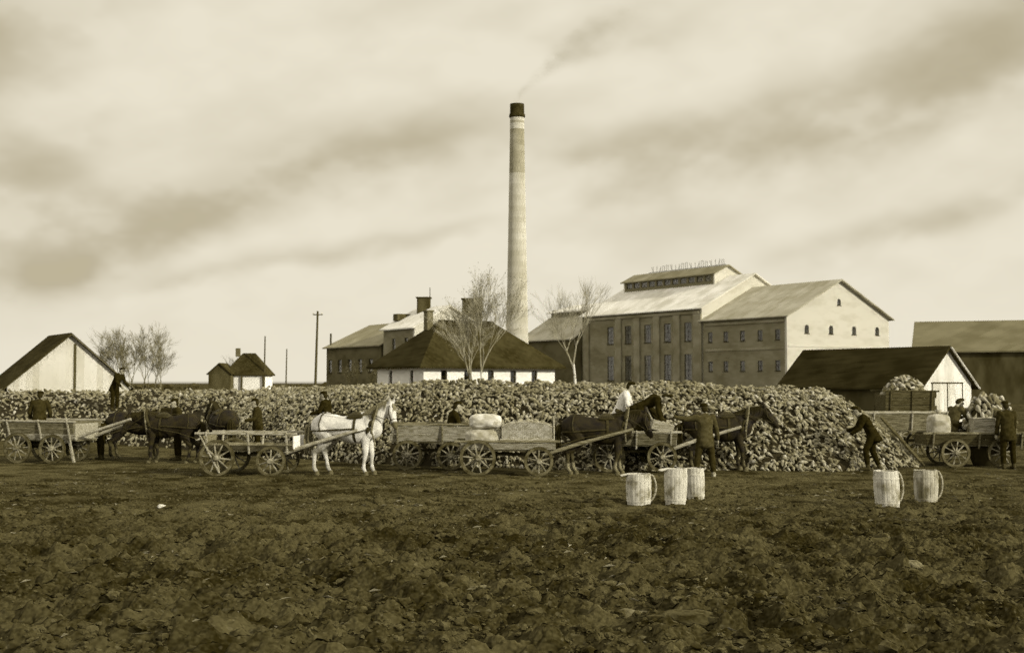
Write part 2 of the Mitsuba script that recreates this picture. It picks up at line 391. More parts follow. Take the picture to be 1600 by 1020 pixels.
def window(parent, P, ax, n, w, h, cols=2, rows=2, m='m_frame', sill=True, arch=False):
    """A window set into an opening whose lower middle is P: frame, glazing bars, pane, sill."""
    ax, n = np.asarray(ax, float), np.asarray(n, float); up = np.array([0, 0, 1.0]); P = np.asarray(P, float)
    key = numbered(f'{parent}__window')
    R = np.stack([ax, n, up], 1)
    if np.linalg.det(R) < 0:
        R = np.stack([-ax, n, up], 1)
    b = .07
    at_ = lambda u, z, d=-.14: P + ax * u + up * z + n * d
    fr = [bx(at_(-w / 2 + b / 2, h / 2), (b, .06, h - .004), 0, R), bx(at_(w / 2 - b / 2, h / 2), (b, .06, h - .004), 0, R),
          bx(at_(0, b / 2), (w - 2 * b, .06, b), 0, R), bx(at_(0, h - b / 2), (w - 2 * b, .06, b), 0, R)]
    for c in range(1, cols):
        fr.append(bx(at_(-w / 2 + w * c / cols, h / 2), (.04, .04, h - 2 * b), 0, R))
    for r in range(1, rows):
        fr.append(bx(at_(0, h * r / rows), (w - 2 * b, .036, .04), 0, R))
    put(key, 'frame', join(fr), m)
    q = np.array([at_(-w / 2 + b, b, -.15), at_(w / 2 - b, b, -.15), at_(w / 2 - b, h - b, -.15), at_(-w / 2 + b, h - b, -.15)])
    put(key, 'pane', (q, np.array([[0, 1, 2, 3]])), 'm_pane')
    if sill:
        put(key, 'sill', bx(at_(0, -.035, .0), (w + .16, .22, .07), .01, R), m)
    return key

U = np.array([-.54, .84, 0]); U /= np.linalg.norm(U)
V = np.array([.84, .54, 0]); V /= np.linalg.norm(V)
UP = np.array([0, 0, 1.0])

def rect(x, z, w, h):
    return sbox(x - w / 2, z, x + w / 2, z + h)

def arched(x, z, w, h):
    t = np.linspace(0, np.pi, 9)
    return Polygon([(x - w / 2, z), (x + w / 2, z)] + [(x + w / 2 * math.cos(a), z + h - w / 2 + w / 2 * math.sin(a)) for a in t])

def gable_building(key, C, L, W, e, r, mf, mg, mr, fw=(), gw=(), over=.5, gover=.6, th=.4, u=U, v=V, roof_th=.16, holes_arch=True):
    """Long walls along u from the near corner C, gables along v; e, r: heights of eaves and ridge. fw, gw: windows (along, z, w, h, cols, rows)."""
    C = np.asarray(C, float)
    poly = sbox(0, 0, L - 2 * th, e)
    for q in fw:
        poly = poly.difference(rect(q[0] - th, q[1], q[2], q[3]))
    wall(key, 'front_wall', C + u * th, u, -v, poly, th, mf)
    wall(key, 'back_wall', C + u * th + v * W, u, v, sbox(0, 0, L - 2 * th, e), th, mf)
    g = Polygon([(0, 0), (W, 0), (W, e), (W / 2, r), (0, e)])
    gn = g
    for q in gw:
        gn = gn.difference((arched if holes_arch else rect)(q[0], q[1], q[2], q[3]))
    wall(key, 'gable_wall', C, v, -u, gn, th, mg)
    wall(key, 'gable_wall', C + u * L, v, u, g, th, mf)
    k = (r - e) / (W / 2); o = over
    roof = Polygon([(-o, e - o * k), (W / 2, r), (W + o, e - o * k), (W + o, e - o * k + roof_th), (W / 2, r + roof_th * 1.15), (-o, e - o * k + roof_th)])
    wall(key, 'roof', C - u * gover + UP * .006, v, -u, roof, L + 2 * gover, mr)
    for q in fw:
        window(key, C + u * q[0] + UP * q[1], u, -v, q[2], q[3], q[4], q[5])
    for q in gw:
        window(key, C + v * q[0] + UP * q[1], v, -u, q[2], q[3], q[4], q[5])
    return key

# factory, main hall with clerestory
C1 = np.array([28.9, 194.6, 0])
main = thing('factory_hall', 'tall dark brick factory hall with pale tin roof, pilasters and raised ridge monitor', 'factory')
fw = []
for px in (954, 981.5, 1012, 1043, 1075):
    k = (px - 800) / FPX
    t = (C1[0] - k * C1[1]) / (.54 + .84 * k) * 1.0
    fw += [(t, 2.6, 1.7, 4.0, 2, 5), (t, 8.6, 1.7, 2.9, 2, 4)]
gable_building(main, C1, 31, 21.4, 13.7, 19.2, 'm_brick', 'm_white_wall', 'm_tin_pale', fw, [], .55, .55)
ts = sorted({q[0] for q in fw})
for t in [ts[0] - 2.6] + [(a + b) / 2 for a, b in zip(ts[:-1], ts[1:])] + [1.0, 29.6]:
    put(main, 'pilaster', bx(C1 + U * t - V * .16 + UP * 6.35, (1.5, .318, 12.7), .03, np.stack([U, V, UP], 1)), 'm_brick_pilaster')
put(main, 'cornice', bx(C1 + U * 15.5 - V * .14 + UP * 12.95, (30, .27, .4), .03, np.stack([U, V, UP], 1)), 'm_brick_pilaster')
# the monitor on its ridge
M0 = C1 + U * 6.06
R_UV = np.stack([U, V, UP], 1)
mw, me, mrz, mc, ml = 2.7, 19.7, 21.0, 10.7, 23.6
for s, nm in ((-1, 1), (1, 1)):
    zb = 17.75
    p = sbox(0, 0, ml - .6, me - zb)
    for i_ in range(11):
        p = p.difference(rect(1.2 + i_ * 2.05, .75, 1.55, .95))
    wall(main, 'monitor_wall', M0 + U * .3 + V * (mc + s * mw) + UP * zb, U, V * s, p, .3, 'm_wood_grey')
    if s < 0:
        for i_ in range(11):
            window(main, M0 + U * (.3 + 1.2 + i_ * 2.05) + V * (mc + s * mw) + UP * (zb + .75), U, -V, 1.55, .95, 3, 1, sill=False)
for t in (0, ml):
    g = Polygon([(mc - mw, 17.6), (mc + mw, 17.6), (mc + mw, me), (mc, mrz), (mc - mw, me)])
    wall(main, 'monitor_gable', M0 + U * t, V, -U if t == 0 else U, g, .3, 'm_white_wall')
kk = (mrz - me) / mw
rp = Polygon([(mc - mw - .4, me - .4 * kk), (mc, mrz), (mc + mw + .4, me - .4 * kk), (mc + mw + .4, me - .4 * kk + .16), (mc, mrz + .19), (mc - mw - .4, me - .4 * kk + .16)])
wall(main, 'monitor_roof', M0 - U * .5 + UP * .006, V, -U, rp, ml + 1, 'm_tin_dull')
# rooftop letters: strokes too small to read in the photograph
sg = thing('rooftop_sign', 'row of small standing metal letters along the top of the factory roof', 'sign')
zb = mrz + .2
rail = C1 + V * mc + UP * zb
put(sg, 'rail', beam(rail + U * 6.4 + UP * .08, rail + U * 26 + UP * .08, .08, .08), 'm_iron')
for i_ in range(19):
    P = rail + U * (6.8 + i_ * 1.0)
    k_ = (i_ * 7) % 5
    h_ = .95 + .06 * ((i_ * 3) % 4)
    st = [beam(P + UP * .1, P + UP * h_, .05, .06, U)]
    if k_ in (0, 3):
        st.append(beam(P + U * .5 + UP * .1, P + U * .5 + UP * h_, .05, .06, U))
        st.append(beam(P + U * .03 + UP * (h_ - .04), P + U * .47 + UP * (h_ - .04), .05, .05))
    if k_ == 1:
        st.append(beam(P + U * .03 + UP * .12, P + U * .45 + UP * h_, .05, .05))
    if k_ == 2:
        st.append(beam(P + U * .4 + UP * .1, P + U * .06 + UP * h_ * .7, .05, .05))
    put(sg, 'letter', join(st), 'm_iron')

# front wing with the white gable
wing = thing('factory_wing', 'brick factory wing with bright white gable and four small arched windows', 'factory')
C2 = C1 - U * 17.9
fw2 = []
for px in (1110, 1134, 1160, 1187.5, 1215):
    k = (px - 800) / FPX
    t = (C1[0] - k * C1[1]) / (.54 + .84 * k) + 17.9
    fw2 += [(t, 3.9, 1.0, 1.5, 2, 2), (t, 8.3, 1.0, 1.5, 2, 2)]
gw2 = []
for px in (1261, 1299, 1335, 1371):
    k = (px - 800) / FPX
    s = (k * C2[1] - C2[0]) / (V[0] - k * V[1])
    gw2.append((s, 9.2, .85, 1.25, 2, 2))
gw2.append((10.5, 13.4, .75, .95, 1, 1))
gable_building(wing, C2, 17.7, 21, 11.7, 17.0, 'm_brick', 'm_white_wall', 'm_tin_grey', fw2, gw2, .5, .7)
put(wing, 'string_course', bx(C2 + U * 8.8 - V * .06 + UP * 7.1, (16.6, .115, .35), .02, R_UV), 'm_brick_pilaster')
put(wing, 'ledge', bx(C2 + V * 10.5 - U * .045 + UP * 7.4, (.085, 20.6, .3), .02, R_UV), 'm_white_wall')
put(wing, 'cornice', bx(C2 + U * 8.8 - V * .1 + UP * 10.95, (16.6, .195, .35), .02, R_UV), 'm_brick_pilaster')

# low wing further left
low = thing('factory_annex', 'low dark factory annex with deep grey roof behind the slender bare tree', 'factory')
C3 = C1 + U * 31.3 - V * 1.5
n0, n1 = 0.0, 17.2
ez, rz = 9.9, 14.2
wall(low, 'front_wall', C3, U, -V, sbox(0, 0, n1, ez), .4, 'm_brick_dark')
wall(low, 'end_wall', C3 + U * (n1 - .4), V, U, Polygon([(.4, 0), (18, 0), (18, 15.6), (7, 15.6), (7, 14.1), (.4, ez)]), .4, 'm_brick_dark')
wall(low, 'lower_roof', C3 + UP * .006, V, -U, Polygon([(-.5, ez - .3), (7, 14.1), (7, 14.28), (-.5, ez - .1)]), n1 + .4, 'm_tin_grey')
wall(low, 'upper_wall', C3 + V * 7, U, -V, sbox(0, 13.6, n1, 15.2), .4, 'm_wood_grey')
wall(low, 'upper_roof', C3 + UP * .006, V, -U, Polygon([(6.4, 15.0), (12.5, 16.6), (18.6, 15.0), (18.6, 15.2), (12.5, 16.8), (6.4, 15.2)]), n1 + .6, 'm_tin_pale')
wall(low, 'end_wall', C3, V, -U, Polygon([(.4, 0), (18, 0), (18, 15.2), (7, 15.2), (7, 14.1), (.4, ez)]), .4, 'm_brick_dark')
wall(low, 'back_wall', C3 + V * 18, U, V, sbox(0, 0, n1, 15), .4, 'm_brick_dark')

# boiler house, left of the chimney
bo = thing('boiler_house', 'brick boiler house with pale tin roof and square dark roof vent', 'factory')
C4 = np.array([-12.2, 160, 0])
gable_building(bo, C4, 8.5, 10, 9.2, 11.9, 'm_brick', 'm_white_wall', 'm_tin_pale', [(2.2, 6.2, .9, 1.7, 2, 2), (5.6, 6.2, .9, 1.7, 2, 2)], [], .45, .4)
def vent(px, D, z0, z1, w, d):
    p = at(px, D)
    k_ = put(bo, 'roof_vent', bx(p + UP * (z0 + z1) / 2, (w, d, z1 - z0), .05), 'm_wood_dark_wall')
    put(k_, 'cap', bx(p + UP * (z1 + .083), (w + .3, d + .3, .16), .03), 'm_iron')
vent(662, 167, 11.0, 13.2, 1.7, 1.7)
vent(738, 166.5, 8.0, 13.0, 2.6, 2.0)
put(bo, 'dormer', bx(C4 + U * 7.7 + V * 2.6 + UP * 10.75, (1.3, 2.6, .9), .05, R_UV), 'm_wood_dark_wall')
put(bo, 'vent_pipe', tube([at(671.5, 167, 470), at(671.5, 167, 449)], .05, 8), 'm_iron')

# low brick shop at the far left of the factory
sh = thing('brick_workshop', 'long low dark brick workshop with grey roof left of the boiler house', 'workshop')
C5 = C4 + U * 9.2
gable_building(sh, C5, 17.0, 14, 7.2, 10.4, 'm_brick_dark', 'm_brick_dark', 'm_tin_dull', [(3 + 3.2 * q, 3.6, 1.1, 1.8, 2, 3) for q in range(5)], [], .45, .5)
put(sh, 'chimney_pipe', tube([C5 + U * 16.7 + V * .5 + UP * 7.2, C5 + U * 16.7 + V * .5 + UP * 9.2], .14, 8), 'm_iron')

# tall round chimney
ch = thing('factory_chimney', 'very tall round brick factory chimney with sooty top and white rings', 'chimney')
CP = at(808, 215)
zr = [(0, 2.15), (9.5, 1.86), (25, 1.55), (45.0, 1.20), (49.2, 1.17)]
rad = lambda z: float(np.interp(z, [a for a, _ in zr], [b for _, b in zr]))
def shaft(name, z0, z1, m, dr_=0.0, n=2):
    zs = np.linspace(z0, z1, max(2, int((z1 - z0) / 1.5)))
    prof = [(rad(z0) - .3, z0)] + [(rad(z) + dr_, z) for z in zs] + [(rad(z1) - .3, z1), (rad(z0) - .3, z0)]
    put(ch, name, lathe(prof, 40), m, frame(CP), smooth=40)
for k, z in enumerate(np.linspace(0, 45, 49)[:-1]):              # courses of brick of two tones, as the rings in the photograph
    lo = z < 37
    shaft('brick_course', z, z + 45 / 48, ('m_chimney', 'm_chimney_course')[k % 2] if lo else ('m_chimney_stained', 'm_chimney_stained_course')[k % 2], 0)
shaft('white_ring', 45.0, 46.0, 'm_white_wall', .015)
shaft('dark_ring', 46.0, 46.4, 'm_chimney_stained', .01)
shaft('white_ring', 46.4, 46.95, 'm_white_wall', .015)
shaft('sooty_top', 46.95, 49.3, 'm_soot', .03)
put(ch, 'collar', lathe([(1.15, 46.9), (1.36, 47.1), (1.36, 47.5), (1.2, 47.75), (1.15, 46.9)], 40), 'm_soot', frame(CP), smooth=40)

# white house with the hipped roof
hh = thing('hipped_house', 'low white house with dark hipped shingle roof in front of the factory chimney', 'house')
C6 = np.array([-5.52, 80, 0]); LH, WH, eH, rH = 6.4, 9.95, 3.28, 6.15
def house_wall(name, P, ax, n, L, wins, m='m_whitewash'):
    p = sbox(0, 0, L, eH)
    for x in wins:
        p = p.difference(rect(x, 2.15, .45, .85))
    wall(hh, name, P, ax, n, p, .3, m)
    for x in wins:
        window(hh, P + np.asarray(ax) * x + UP * 2.15, ax, n, .45, .85, 1, 2, 'm_trim_dark')
rw = []
for px in (694, 730, 767, 802, 835):
    k = (px - 800) / FPX
    rw.append((k * C6[1] - C6[0]) / (V[0] - k * V[1]))
house_wall('front_wall', C6, V, -U, WH, rw)
house_wall('side_wall', C6 + U * .3, U, -V, LH - .6, [1.3, 4.2])
wall(hh, 'side_wall', C6 + U * .3 + V * WH, U, V, sbox(0, 0, LH - .6, eH), .3, 'm_whitewash')
wall(hh, 'back_wall', C6 + U * LH, V, U, sbox(0, 0, WH, eH), .3, 'm_whitewash')
o = .55; zo = eH - .16
def hp(s, t, z): return C6 + V * s + U * t + UP * z
A = [hp(-o, -o, zo), hp(WH + o, -o, zo), hp(WH + o, LH + o, zo), hp(-o, LH + o, zo)]
r0, r1 = hp(2.9, LH / 2, rH), hp(WH - 2.9, LH / 2, rH)
def slope(pts):
    q = np.array(pts); n = np.cross(q[1] - q[0], q[2] - q[0]); n /= np.linalg.norm(n); n *= np.sign(n[2])
    return trimesh.convex.convex_hull(np.vstack([q, q + UP * .14]))
for pts in ([A[0], A[1], r1, r0], [A[1], A[2], r1], [A[2], A[3], r0, r1], [A[3], A[0], r0]):
    put(hh, 'roof_slope', slope(pts), 'm_shingle')
put(hh, 'ridge_cap', beam(r0 + UP * .15, r1 + UP * .15, .3, .1), 'm_shingle_dark')
for s, w, h in ((2.3, .45, .75),):
    k_ = put(hh, 'chimney', bx(hp(s, LH / 2 + .35, rH + h / 2 - .25), (w, .5, h + .5), .02, np.stack([V, -U, UP], 1)), 'm_brick_dark')
    put(k_, 'cap', bx(hp(s, LH / 2 + .35, rH + h + .02), (w + .12, .62, .1), .01, np.stack([V, -U, UP], 1)), 'm_brick_dark')

# shed at the right, with board gable
sd = thing('gabled_shed', 'small shed with long dark roof and bright white gable with double door', 'shed')
C7 = np.array([19.85, 62, 0]); L7, W7, e7, r7 = 9.4, 3.65, 2.15, 3.9
gable_building(sd, C7, L7, W7, e7, r7, 'm_wood_dark_wall', 'm_white_boards', 'm_shingle_dark', [], [], .3, .25, .14, roof_th=.1)
for s, z0, z1 in ((.7, 0, 2.16), (1.82, 0, 2.16), (2.95, 0, 2.16)):
    put(sd, 'door_post', bx(C7 + V * s - U * .021 + UP * z1 / 2, (.038, .05, z1), 0, R_UV), 'm_frame')
put(sd, 'door_lintel', bx(C7 + V * 1.82 - U * .02 + UP * 2.2, (.036, 2.4, .06), 0, R_UV), 'm_frame')
for s in range(9):
    put(sd, 'gable_board', bx(C7 + V * (.2 + s * .4) - U * .008 + UP * (e7 / 2), (.014, .388, e7 - .02), .004, R_UV), 'm_white_boards')
kx = (r7 - e7) / (W7 / 2)
put(sd, 'bargeboard', beam(C7 - U * .275 + V * (W7 / 2) + UP * (r7 + .04), C7 - U * .275 + V * (W7 + .3) + UP * (e7 - .3 * kx + .04), .04, .14, -U), 'm_white_boards')

# long building at the far right
rb = thing('right_warehouse', 'long dark boarded warehouse with plain grey roof at the right edge', 'warehouse')
ur = np.array([-.94, .3412, 0]); vr = np.array([.3412, .94, 0])
C8 = np.array([68.3, 130.0, 0.])
gable_building(rb, C8, 26, 16, 5.6, 9.0, 'm_wood_dark_wall', 'm_wood_dark_wall', 'm_roof_board', [], [], .4, .5, .3, u=ur, v=vr)

# barn at the left
bn = thing('left_barn', 'pale boarded barn gable with steep dark roof at the left edge', 'barn')
apx = np.array([-32.8, 95, 0.]); Wb, eb, rbz, Lb = 8.8, 1.95, 5.75, 6.5
C9 = apx - V * Wb / 2
gable_building(bn, C9, Lb, Wb, eb, rbz, 'm_wood_dark_wall', 'm_barn_boards', 'm_shingle_dark', [], [], .35, .35, .16, roof_th=.14)
for s in np.arange(.25, Wb - .2, .46):
    zt = eb + (rbz - eb) * (1 - abs(s - Wb / 2) / (Wb / 2)) - .2
    put(bn, 'gable_board', bx(C9 + V * s - U * (.014 + .006 * rng.random()) + UP * zt / 2, (.024, .4598, zt), 0, R_UV), 'm_barn_boards')
put(bn, 'gable_post', bx(C9 + V * (Wb / 2 + .35) - U * .05 + UP * 2.6, (.05, .2, 5.0), .01, R_UV), 'm_wood_dark')
for s in (1, -1):
    put(bn, 'bargeboard', beam(apx - U * .37 + UP * (rbz + .02), apx - U * .37 + V * s * (Wb / 2 + .3) + UP * (eb - .2), .05, .24, -U), 'm_wood_grey' if s > 0 else 'm_wood_dark')

# cottage on the horizon
ct = thing('white_cottage', 'small distant white cottage with dark hipped roof behind the beet heap', 'cottage')
def small_hip(key, P, w, d, e, r, inset, mwall, mroof):
    P = np.asarray(P, float); X, Y = np.array([1, 0, 0.]), np.array([0, 1, 0.])
    put(key, 'front_wall', bx(P + X * w / 2 + Y * .15 + UP * e / 2, (w, .3, e), 0), mwall)
    put(key, 'back_wall', bx(P + X * w / 2 + Y * (d - .15) + UP * e / 2, (w, .3, e), 0), mwall)
    for x in (.15, w - .15):
        put(key, 'side_wall', bx(P + X * x + Y * d / 2 + UP * e / 2, (.3, d - .6, e), 0), mwall)
    o = .3
    b = [P + X * a + Y * c + UP * (e - .05) for a, c in ((-o, -o), (w + o, -o), (w + o, d + o), (-o, d + o))]
    a0, a1 = P + X * inset + Y * d / 2 + UP * r, P + X * (w - inset) + Y * d / 2 + UP * r
    for pts in ([b[0], b[1], a1, a0], [b[1], b[2], a1], [b[2], b[3], a0, a1], [b[3], b[0], a0]):
        put(key, 'roof_slope', trimesh.convex.convex_hull(np.vstack([pts, np.array(pts) + UP * .12])), mroof)
small_hip(ct, at(352, 150), 4.7, 4.5, 3.1, 5.6, 1.6, 'm_whitewash', 'm_shingle')
put(ct, 'chimney', bx(at(372, 152) + UP * 5.8, (.5, .5, 1.0), .02), 'm_brick_dark')
put(ct, 'corner_post', bx(at(378, 149.8) + UP * 1.5, (.2, .2, 3.0), .02), 'm_wood_dark')
put(ct, 'corner_post', bx(at(412, 149.8) + UP * 1.5, (.25, .2, 3.0), .02), 'm_wood_dark')
od = thing('cottage_outbuilding', 'small dark gabled outbuilding against the left side of the distant cottage', 'shed')
gable_building(od, at(326, 148), 4, 2.5, 3.3, 4.4, 'm_wood_dark_wall', 'm_wood_dark_wall', 'm_shingle', [], [], .2, .2, .15, u=np.array([0, 1, 0.]), v=np.array([1, 0, 0.]), roof_th=.1)

# poles
def pole(px0, px1, D, ytop, r, label, arms=0):
    key = thing('utility_pole', label, 'pole', None)
    a, b = at(px0, D), at(px1, D, ytop)
    put(key, 'shaft', tube([a, (a + b) / 2, b], [r * 1.25, r * 1.05, r * .8], 10), 'm_pole', smooth=40)
    for q in range(arms):
        c = b - UP * (.25 + .45 * q)
        ar = put(key, 'cross_arm', beam(c - [.35, 0, 0], c + [.35, 0, 0], .07, .07), 'm_pole')
        for x in (-.3, .3):
            put(ar, 'insulator', lathe([(0, 0), (.04, 0), (.055, .05), (.03, .1), (0, .12)], 8), 'm_white_wall', frame(c + [x, 0, .04]))
pole(492, 496, 90, 486, .085, 'thick dark tall utility pole left of the brick workshop', 1)
pole(413, 414, 150, 525, .09, 'thin utility pole rising just right of the distant cottage')
pole(447, 448, 200, 545, .10, 'most distant thin utility pole on the bare horizon')

# far wood along the horizon
hv, hf, k = [], [], 0
for q in range(360):
    x, y = rng.uniform(-420, 460), rng.uniform(430, 520)
    s = rng.uniform(.5, 1.2) * (1 + .6 * meshkit.noise(np.array([x * .02, 3., 0]), 2))
    v, f = blob((x, y, s * .5), (s * 1.5, s * 1.3, s), 1, .8, 2.2, q % 23)
    hv.append(v); hf.append(f + k); k += len(v)
say(put('', 'distant_wood', (np.vstack(hv), np.vstack(hf)), 'm_hedge'), 'thin dark line of far off bushes along the horizon', 'wood', kind='stuff')
# ------------------------------------------------------------------ trees
def bare_tree(label, base, height, spread, stems, seed, m_trunk, m_twig, group=None, trunk_r=.14, twig_r=.012, depth=5, name='bare_tree', dry=0, bushy=0):
    r_ = random.Random(seed)
    key = thing(name, label, 'tree', group)
    base = np.asarray(base, float)
    limbs, twigs, tips = [], [], []
    def grow(p, d, L, r, lev):
        n = 4 if lev < 2 else 3
        pts, rr = [p], [r]
        for q in range(n):
            d = d + np.array([r_.gauss(0, .10 if lev else .045), r_.gauss(0, .10 if lev else .045), r_.gauss(0, .06) + (.05 if lev > 1 else .02)])
            d = d / np.linalg.norm(d)
            p = p + d * L / n
            pts.append(p); rr.append(r * (1 - .5 * (q + 1) / n))
        (limbs if lev < 1 else twigs).append(tube(pts, rr, 8 if lev < 1 else 5 if lev < 2 else 3, cap=lev < 2))
        if lev >= depth:
            tips.append(pts[-1]); return
        kids = [r_.randint(2, 3) + (1 if lev > 1 else 0), 4 + bushy, 4 + bushy, 4, 4, 4][min(lev, 5)]
        for q in range(kids):
            at_ = r_.uniform(.80 if lev == 0 else .35, 1.0) if q else 1.0
            i0 = min(n - 1, int(at_ * n)); b = pts[i0] + (pts[i0 + 1] - pts[i0]) * (at_ * n - i0 if i0 < n else 0)
            ang = r_.uniform(0, 6.28); tilt = r_.uniform(.2, .75) * spread * (.8 if lev == 0 else 1)
            e1 = np.cross(d, [.2, .1, 1.0]); e1 = e1 / (np.linalg.norm(e1) + 1e-9); e2 = np.cross(d, e1)
            nd = d * math.cos(tilt) + (e1 * math.cos(ang) + e2 * math.sin(ang)) * math.sin(tilt)
            grow(b, nd / np.linalg.norm(nd), L * r_.uniform(.58, .80), max(twig_r * .5, r * (.38 if lev == 0 else .5)), lev + 1)
    for dx, dy, d, f in stems:
        grow(base + [dx, dy, -.05], np.array(d, float) / np.linalg.norm(d), height * f, trunk_r * (f / .4) ** .5, 0)
    lm, tw = join(limbs), join(twigs)
    k = height / np.percentile(tw[0][:, 2] - base[2], 99.7)      # the crown's top at the given height
    fit = lambda v: base + (v - base) * k
    tips = [fit(t) for t in tips]
    put(key, 'trunk', (fit(lm[0]), lm[1]), m_trunk, smooth=True)
    put(key, 'crown', (fit(tw[0]), tw[1]), m_twig)
    if dry:
        lv, lf = [], []
        for q in range(dry):
            t = tips[r_.randrange(len(tips))] + np.array([r_.gauss(0, .12), r_.gauss(0, .12), r_.gauss(0, .12)])
            a = np.array([r_.gauss(0, 1), r_.gauss(0, 1), r_.gauss(0, 1)]); a /= np.linalg.norm(a)
            b = np.cross(a, [r_.gauss(0, 1), r_.gauss(0, 1), r_.gauss(0, 1)]); b /= np.linalg.norm(b) + 1e-9
            s = r_.uniform(.025, .05)
            lv.append(np.array([t - a * s, t + b * s * .6, t + a * s, t - b * s * .6])); lf.append(np.array([[0, 1, 2], [0, 2, 3]]) + 4 * q)
        say(put(key, 'withered_leaves', (np.vstack(lv), np.vstack(lf)), 'm_leaf_dry'), kind='stuff')
    return key

bare_tree('two stemmed pale barked bare tree standing before the hipped white house', at(750, 71), 8.3, .70, [(-.10, 0, (-.06, 0, 1), .50), (.10, 0, (.045, -.03, 1), .52)], 5, 'm_bark_pale', 'm_twig_pale', None, .15, .021, 5, dry=2600, bushy=1)
bare_tree('slender forked bare tree standing alone before the factory hall', at(901, 92), 9.6, .72, [(0, 0, (.0, 0, 1), .46)], 27, 'm_bark_pale', 'm_twig_pale', None, .17, .019, 5, bushy=1)
for q, (px, h, sd_, lb) in enumerate(((188, 5.6, 31, 'leftmost low bare tree of the clump beside the left barn'), (210, 6.7, 33, 'tallest bare tree in the middle of the clump beside the barn'), (245, 6.1, 36, 'rightmost spreading bare tree of the clump right of the barn'))):
    bare_tree(lb, at(px, 98 + 2 * q), h, .72, [(-.3, 0, (-.2, 0, 1), .36), (.25, .1, (.15, .1, 1), .38), (0, -.2, (.02, -.1, 1), .34)], sd_, 'm_bark', 'm_twig', 'bare trees beside the left barn', .08, .015, 5, dry=300)
bare_tree('small dark bare tree rising behind the distant white cottage', at(352, 156), 5.4, .8, [(0, 0, (-.1, 0, 1), .42), (1.4, 0, (.1, 0, 1), .42)], 41, 'm_bark', 'm_twig_dark', None, .13, .022, 4, dry=700)
bare_tree('dark leafless shrub against the wall of the low brick workshop', at(560, 150), 4.8, .8, [(-.8, 0, (-.3, 0, 1), .36), (0, 0, (0, 0, 1), .4), (.9, 0, (.3, 0, 1), .36)], 43, 'm_bark', 'm_twig_dark', None, .08, .018, 4, name='bare_shrub', dry=700)

# ------------------------------------------------------------------ the long beet heap
SP = np.array([[7.7, 35.6], [3.0, 35.8], [-1.5, 37.6], [-5.0, 40.5], [-9.0, 46.0], [-13.0, 51.5], [-20.0, 54.0], [-40.0, 55.0]])
SPH = np.array([2.08, 2.12, 2.24, 2.06, 1.93, 1.86, 1.84, 1.82])
SPW = np.array([3.5, 3.6, 3.6, 3.5, 3.8, 4.6, 5.0, 5.0])
seg = np.linalg.norm(np.diff(SP, axis=0), axis=1); cum = np.r_[0, np.cumsum(seg)]
tt = np.linspace(0, cum[-1], 400)
SX, SY, SH, SW = (np.interp(tt, cum, a) for a in (SP[:, 0], SP[:, 1], SPH, SPW))
def heap_h(x, y):
    x, y = np.asarray(x, float), np.asarray(y, float)
    d2 = (x[..., None] - SX) ** 2 + (y[..., None] - SY) ** 2
    k = np.argmin(d2 / SW ** 2, -1)
    q = np.sqrt(np.take_along_axis(d2, k[..., None], -1)[..., 0]) / SW[k]
    p = np.stack([x, y, 0 * x], -1)
    n = meshkit.fbm(p * .75, 3, 61) - .5
    n2 = meshkit.fbm(p * 2.6, 3, 62) - .5
    q = q * (1 + .16 * n)
    return SH[k] * (1 - np.clip(q, 0, 1.25) ** 1.9) + (.30 * n + .18 * n2) * np.clip(1.15 - q, 0, 1)
hx, hy = np.arange(-41, 12.4, .16), np.arange(31, 61, .16)
HX, HY = np.meshgrid(hx, hy)
HH = heap_h(HX, HY)
hn = len(hx)
i, j = np.meshgrid(np.arange(len(hy) - 1), np.arange(hn - 1), indexing='ij')
qd = np.stack([i * hn + j, i * hn + j + 1, (i + 1) * hn + j + 1, (i + 1) * hn + j], -1).reshape(-1, 4)
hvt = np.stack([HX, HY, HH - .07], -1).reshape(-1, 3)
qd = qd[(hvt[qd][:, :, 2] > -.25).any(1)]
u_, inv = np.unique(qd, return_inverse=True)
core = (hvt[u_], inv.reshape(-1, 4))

def beet_mesh(seed, sides=6):
    """A sugar beet: crown cut flat, swollen shoulder, body tapering to a bent tail; axis x, length 1."""
    r_ = np.random.default_rng(seed)
    prof = np.array([(0, .12), (.03, .20), (.12, .31), (.28, .34), (.48, .26), (.70, .14), (.88, .055), (1.0, .012)])
    g = np.arange(sides) * 2 * np.pi / sides + r_.uniform(0, 1)
    bend = r_.uniform(-.16, .16)
    lob = 1 + .10 * np.cos(2 * g + r_.uniform(0, 6)) + r_.uniform(-.07, .07, sides)
    v = np.array([[x - .35, r * math.cos(a) * l, r * math.sin(a) * l + bend * max(0, x - .4) ** 1.5] for x, r in prof for a, l in zip(g, lob)])
    v = np.vstack([v, [[-.36, 0, 0]]])
    m = len(prof)
    i, j = np.meshgrid(np.arange(m - 1), np.arange(sides), indexing='ij')
    q = np.stack([i * sides + j, i * sides + (j + 1) % sides, (i + 1) * sides + (j + 1) % sides, (i + 1) * sides + j], -1).reshape(-1, 4)
    k = np.arange(sides)
    f = np.vstack([q[:, [0, 2, 1]], q[:, [0, 3, 2]], np.stack([k, (k + 1) % sides, k * 0 + m * sides], 1)[:, ::-1]])
    return v, f
BM = [beet_mesh(s) for s in range(14)]
BM_SMALL = [beet_mesh(s, 5) for s in range(14)]

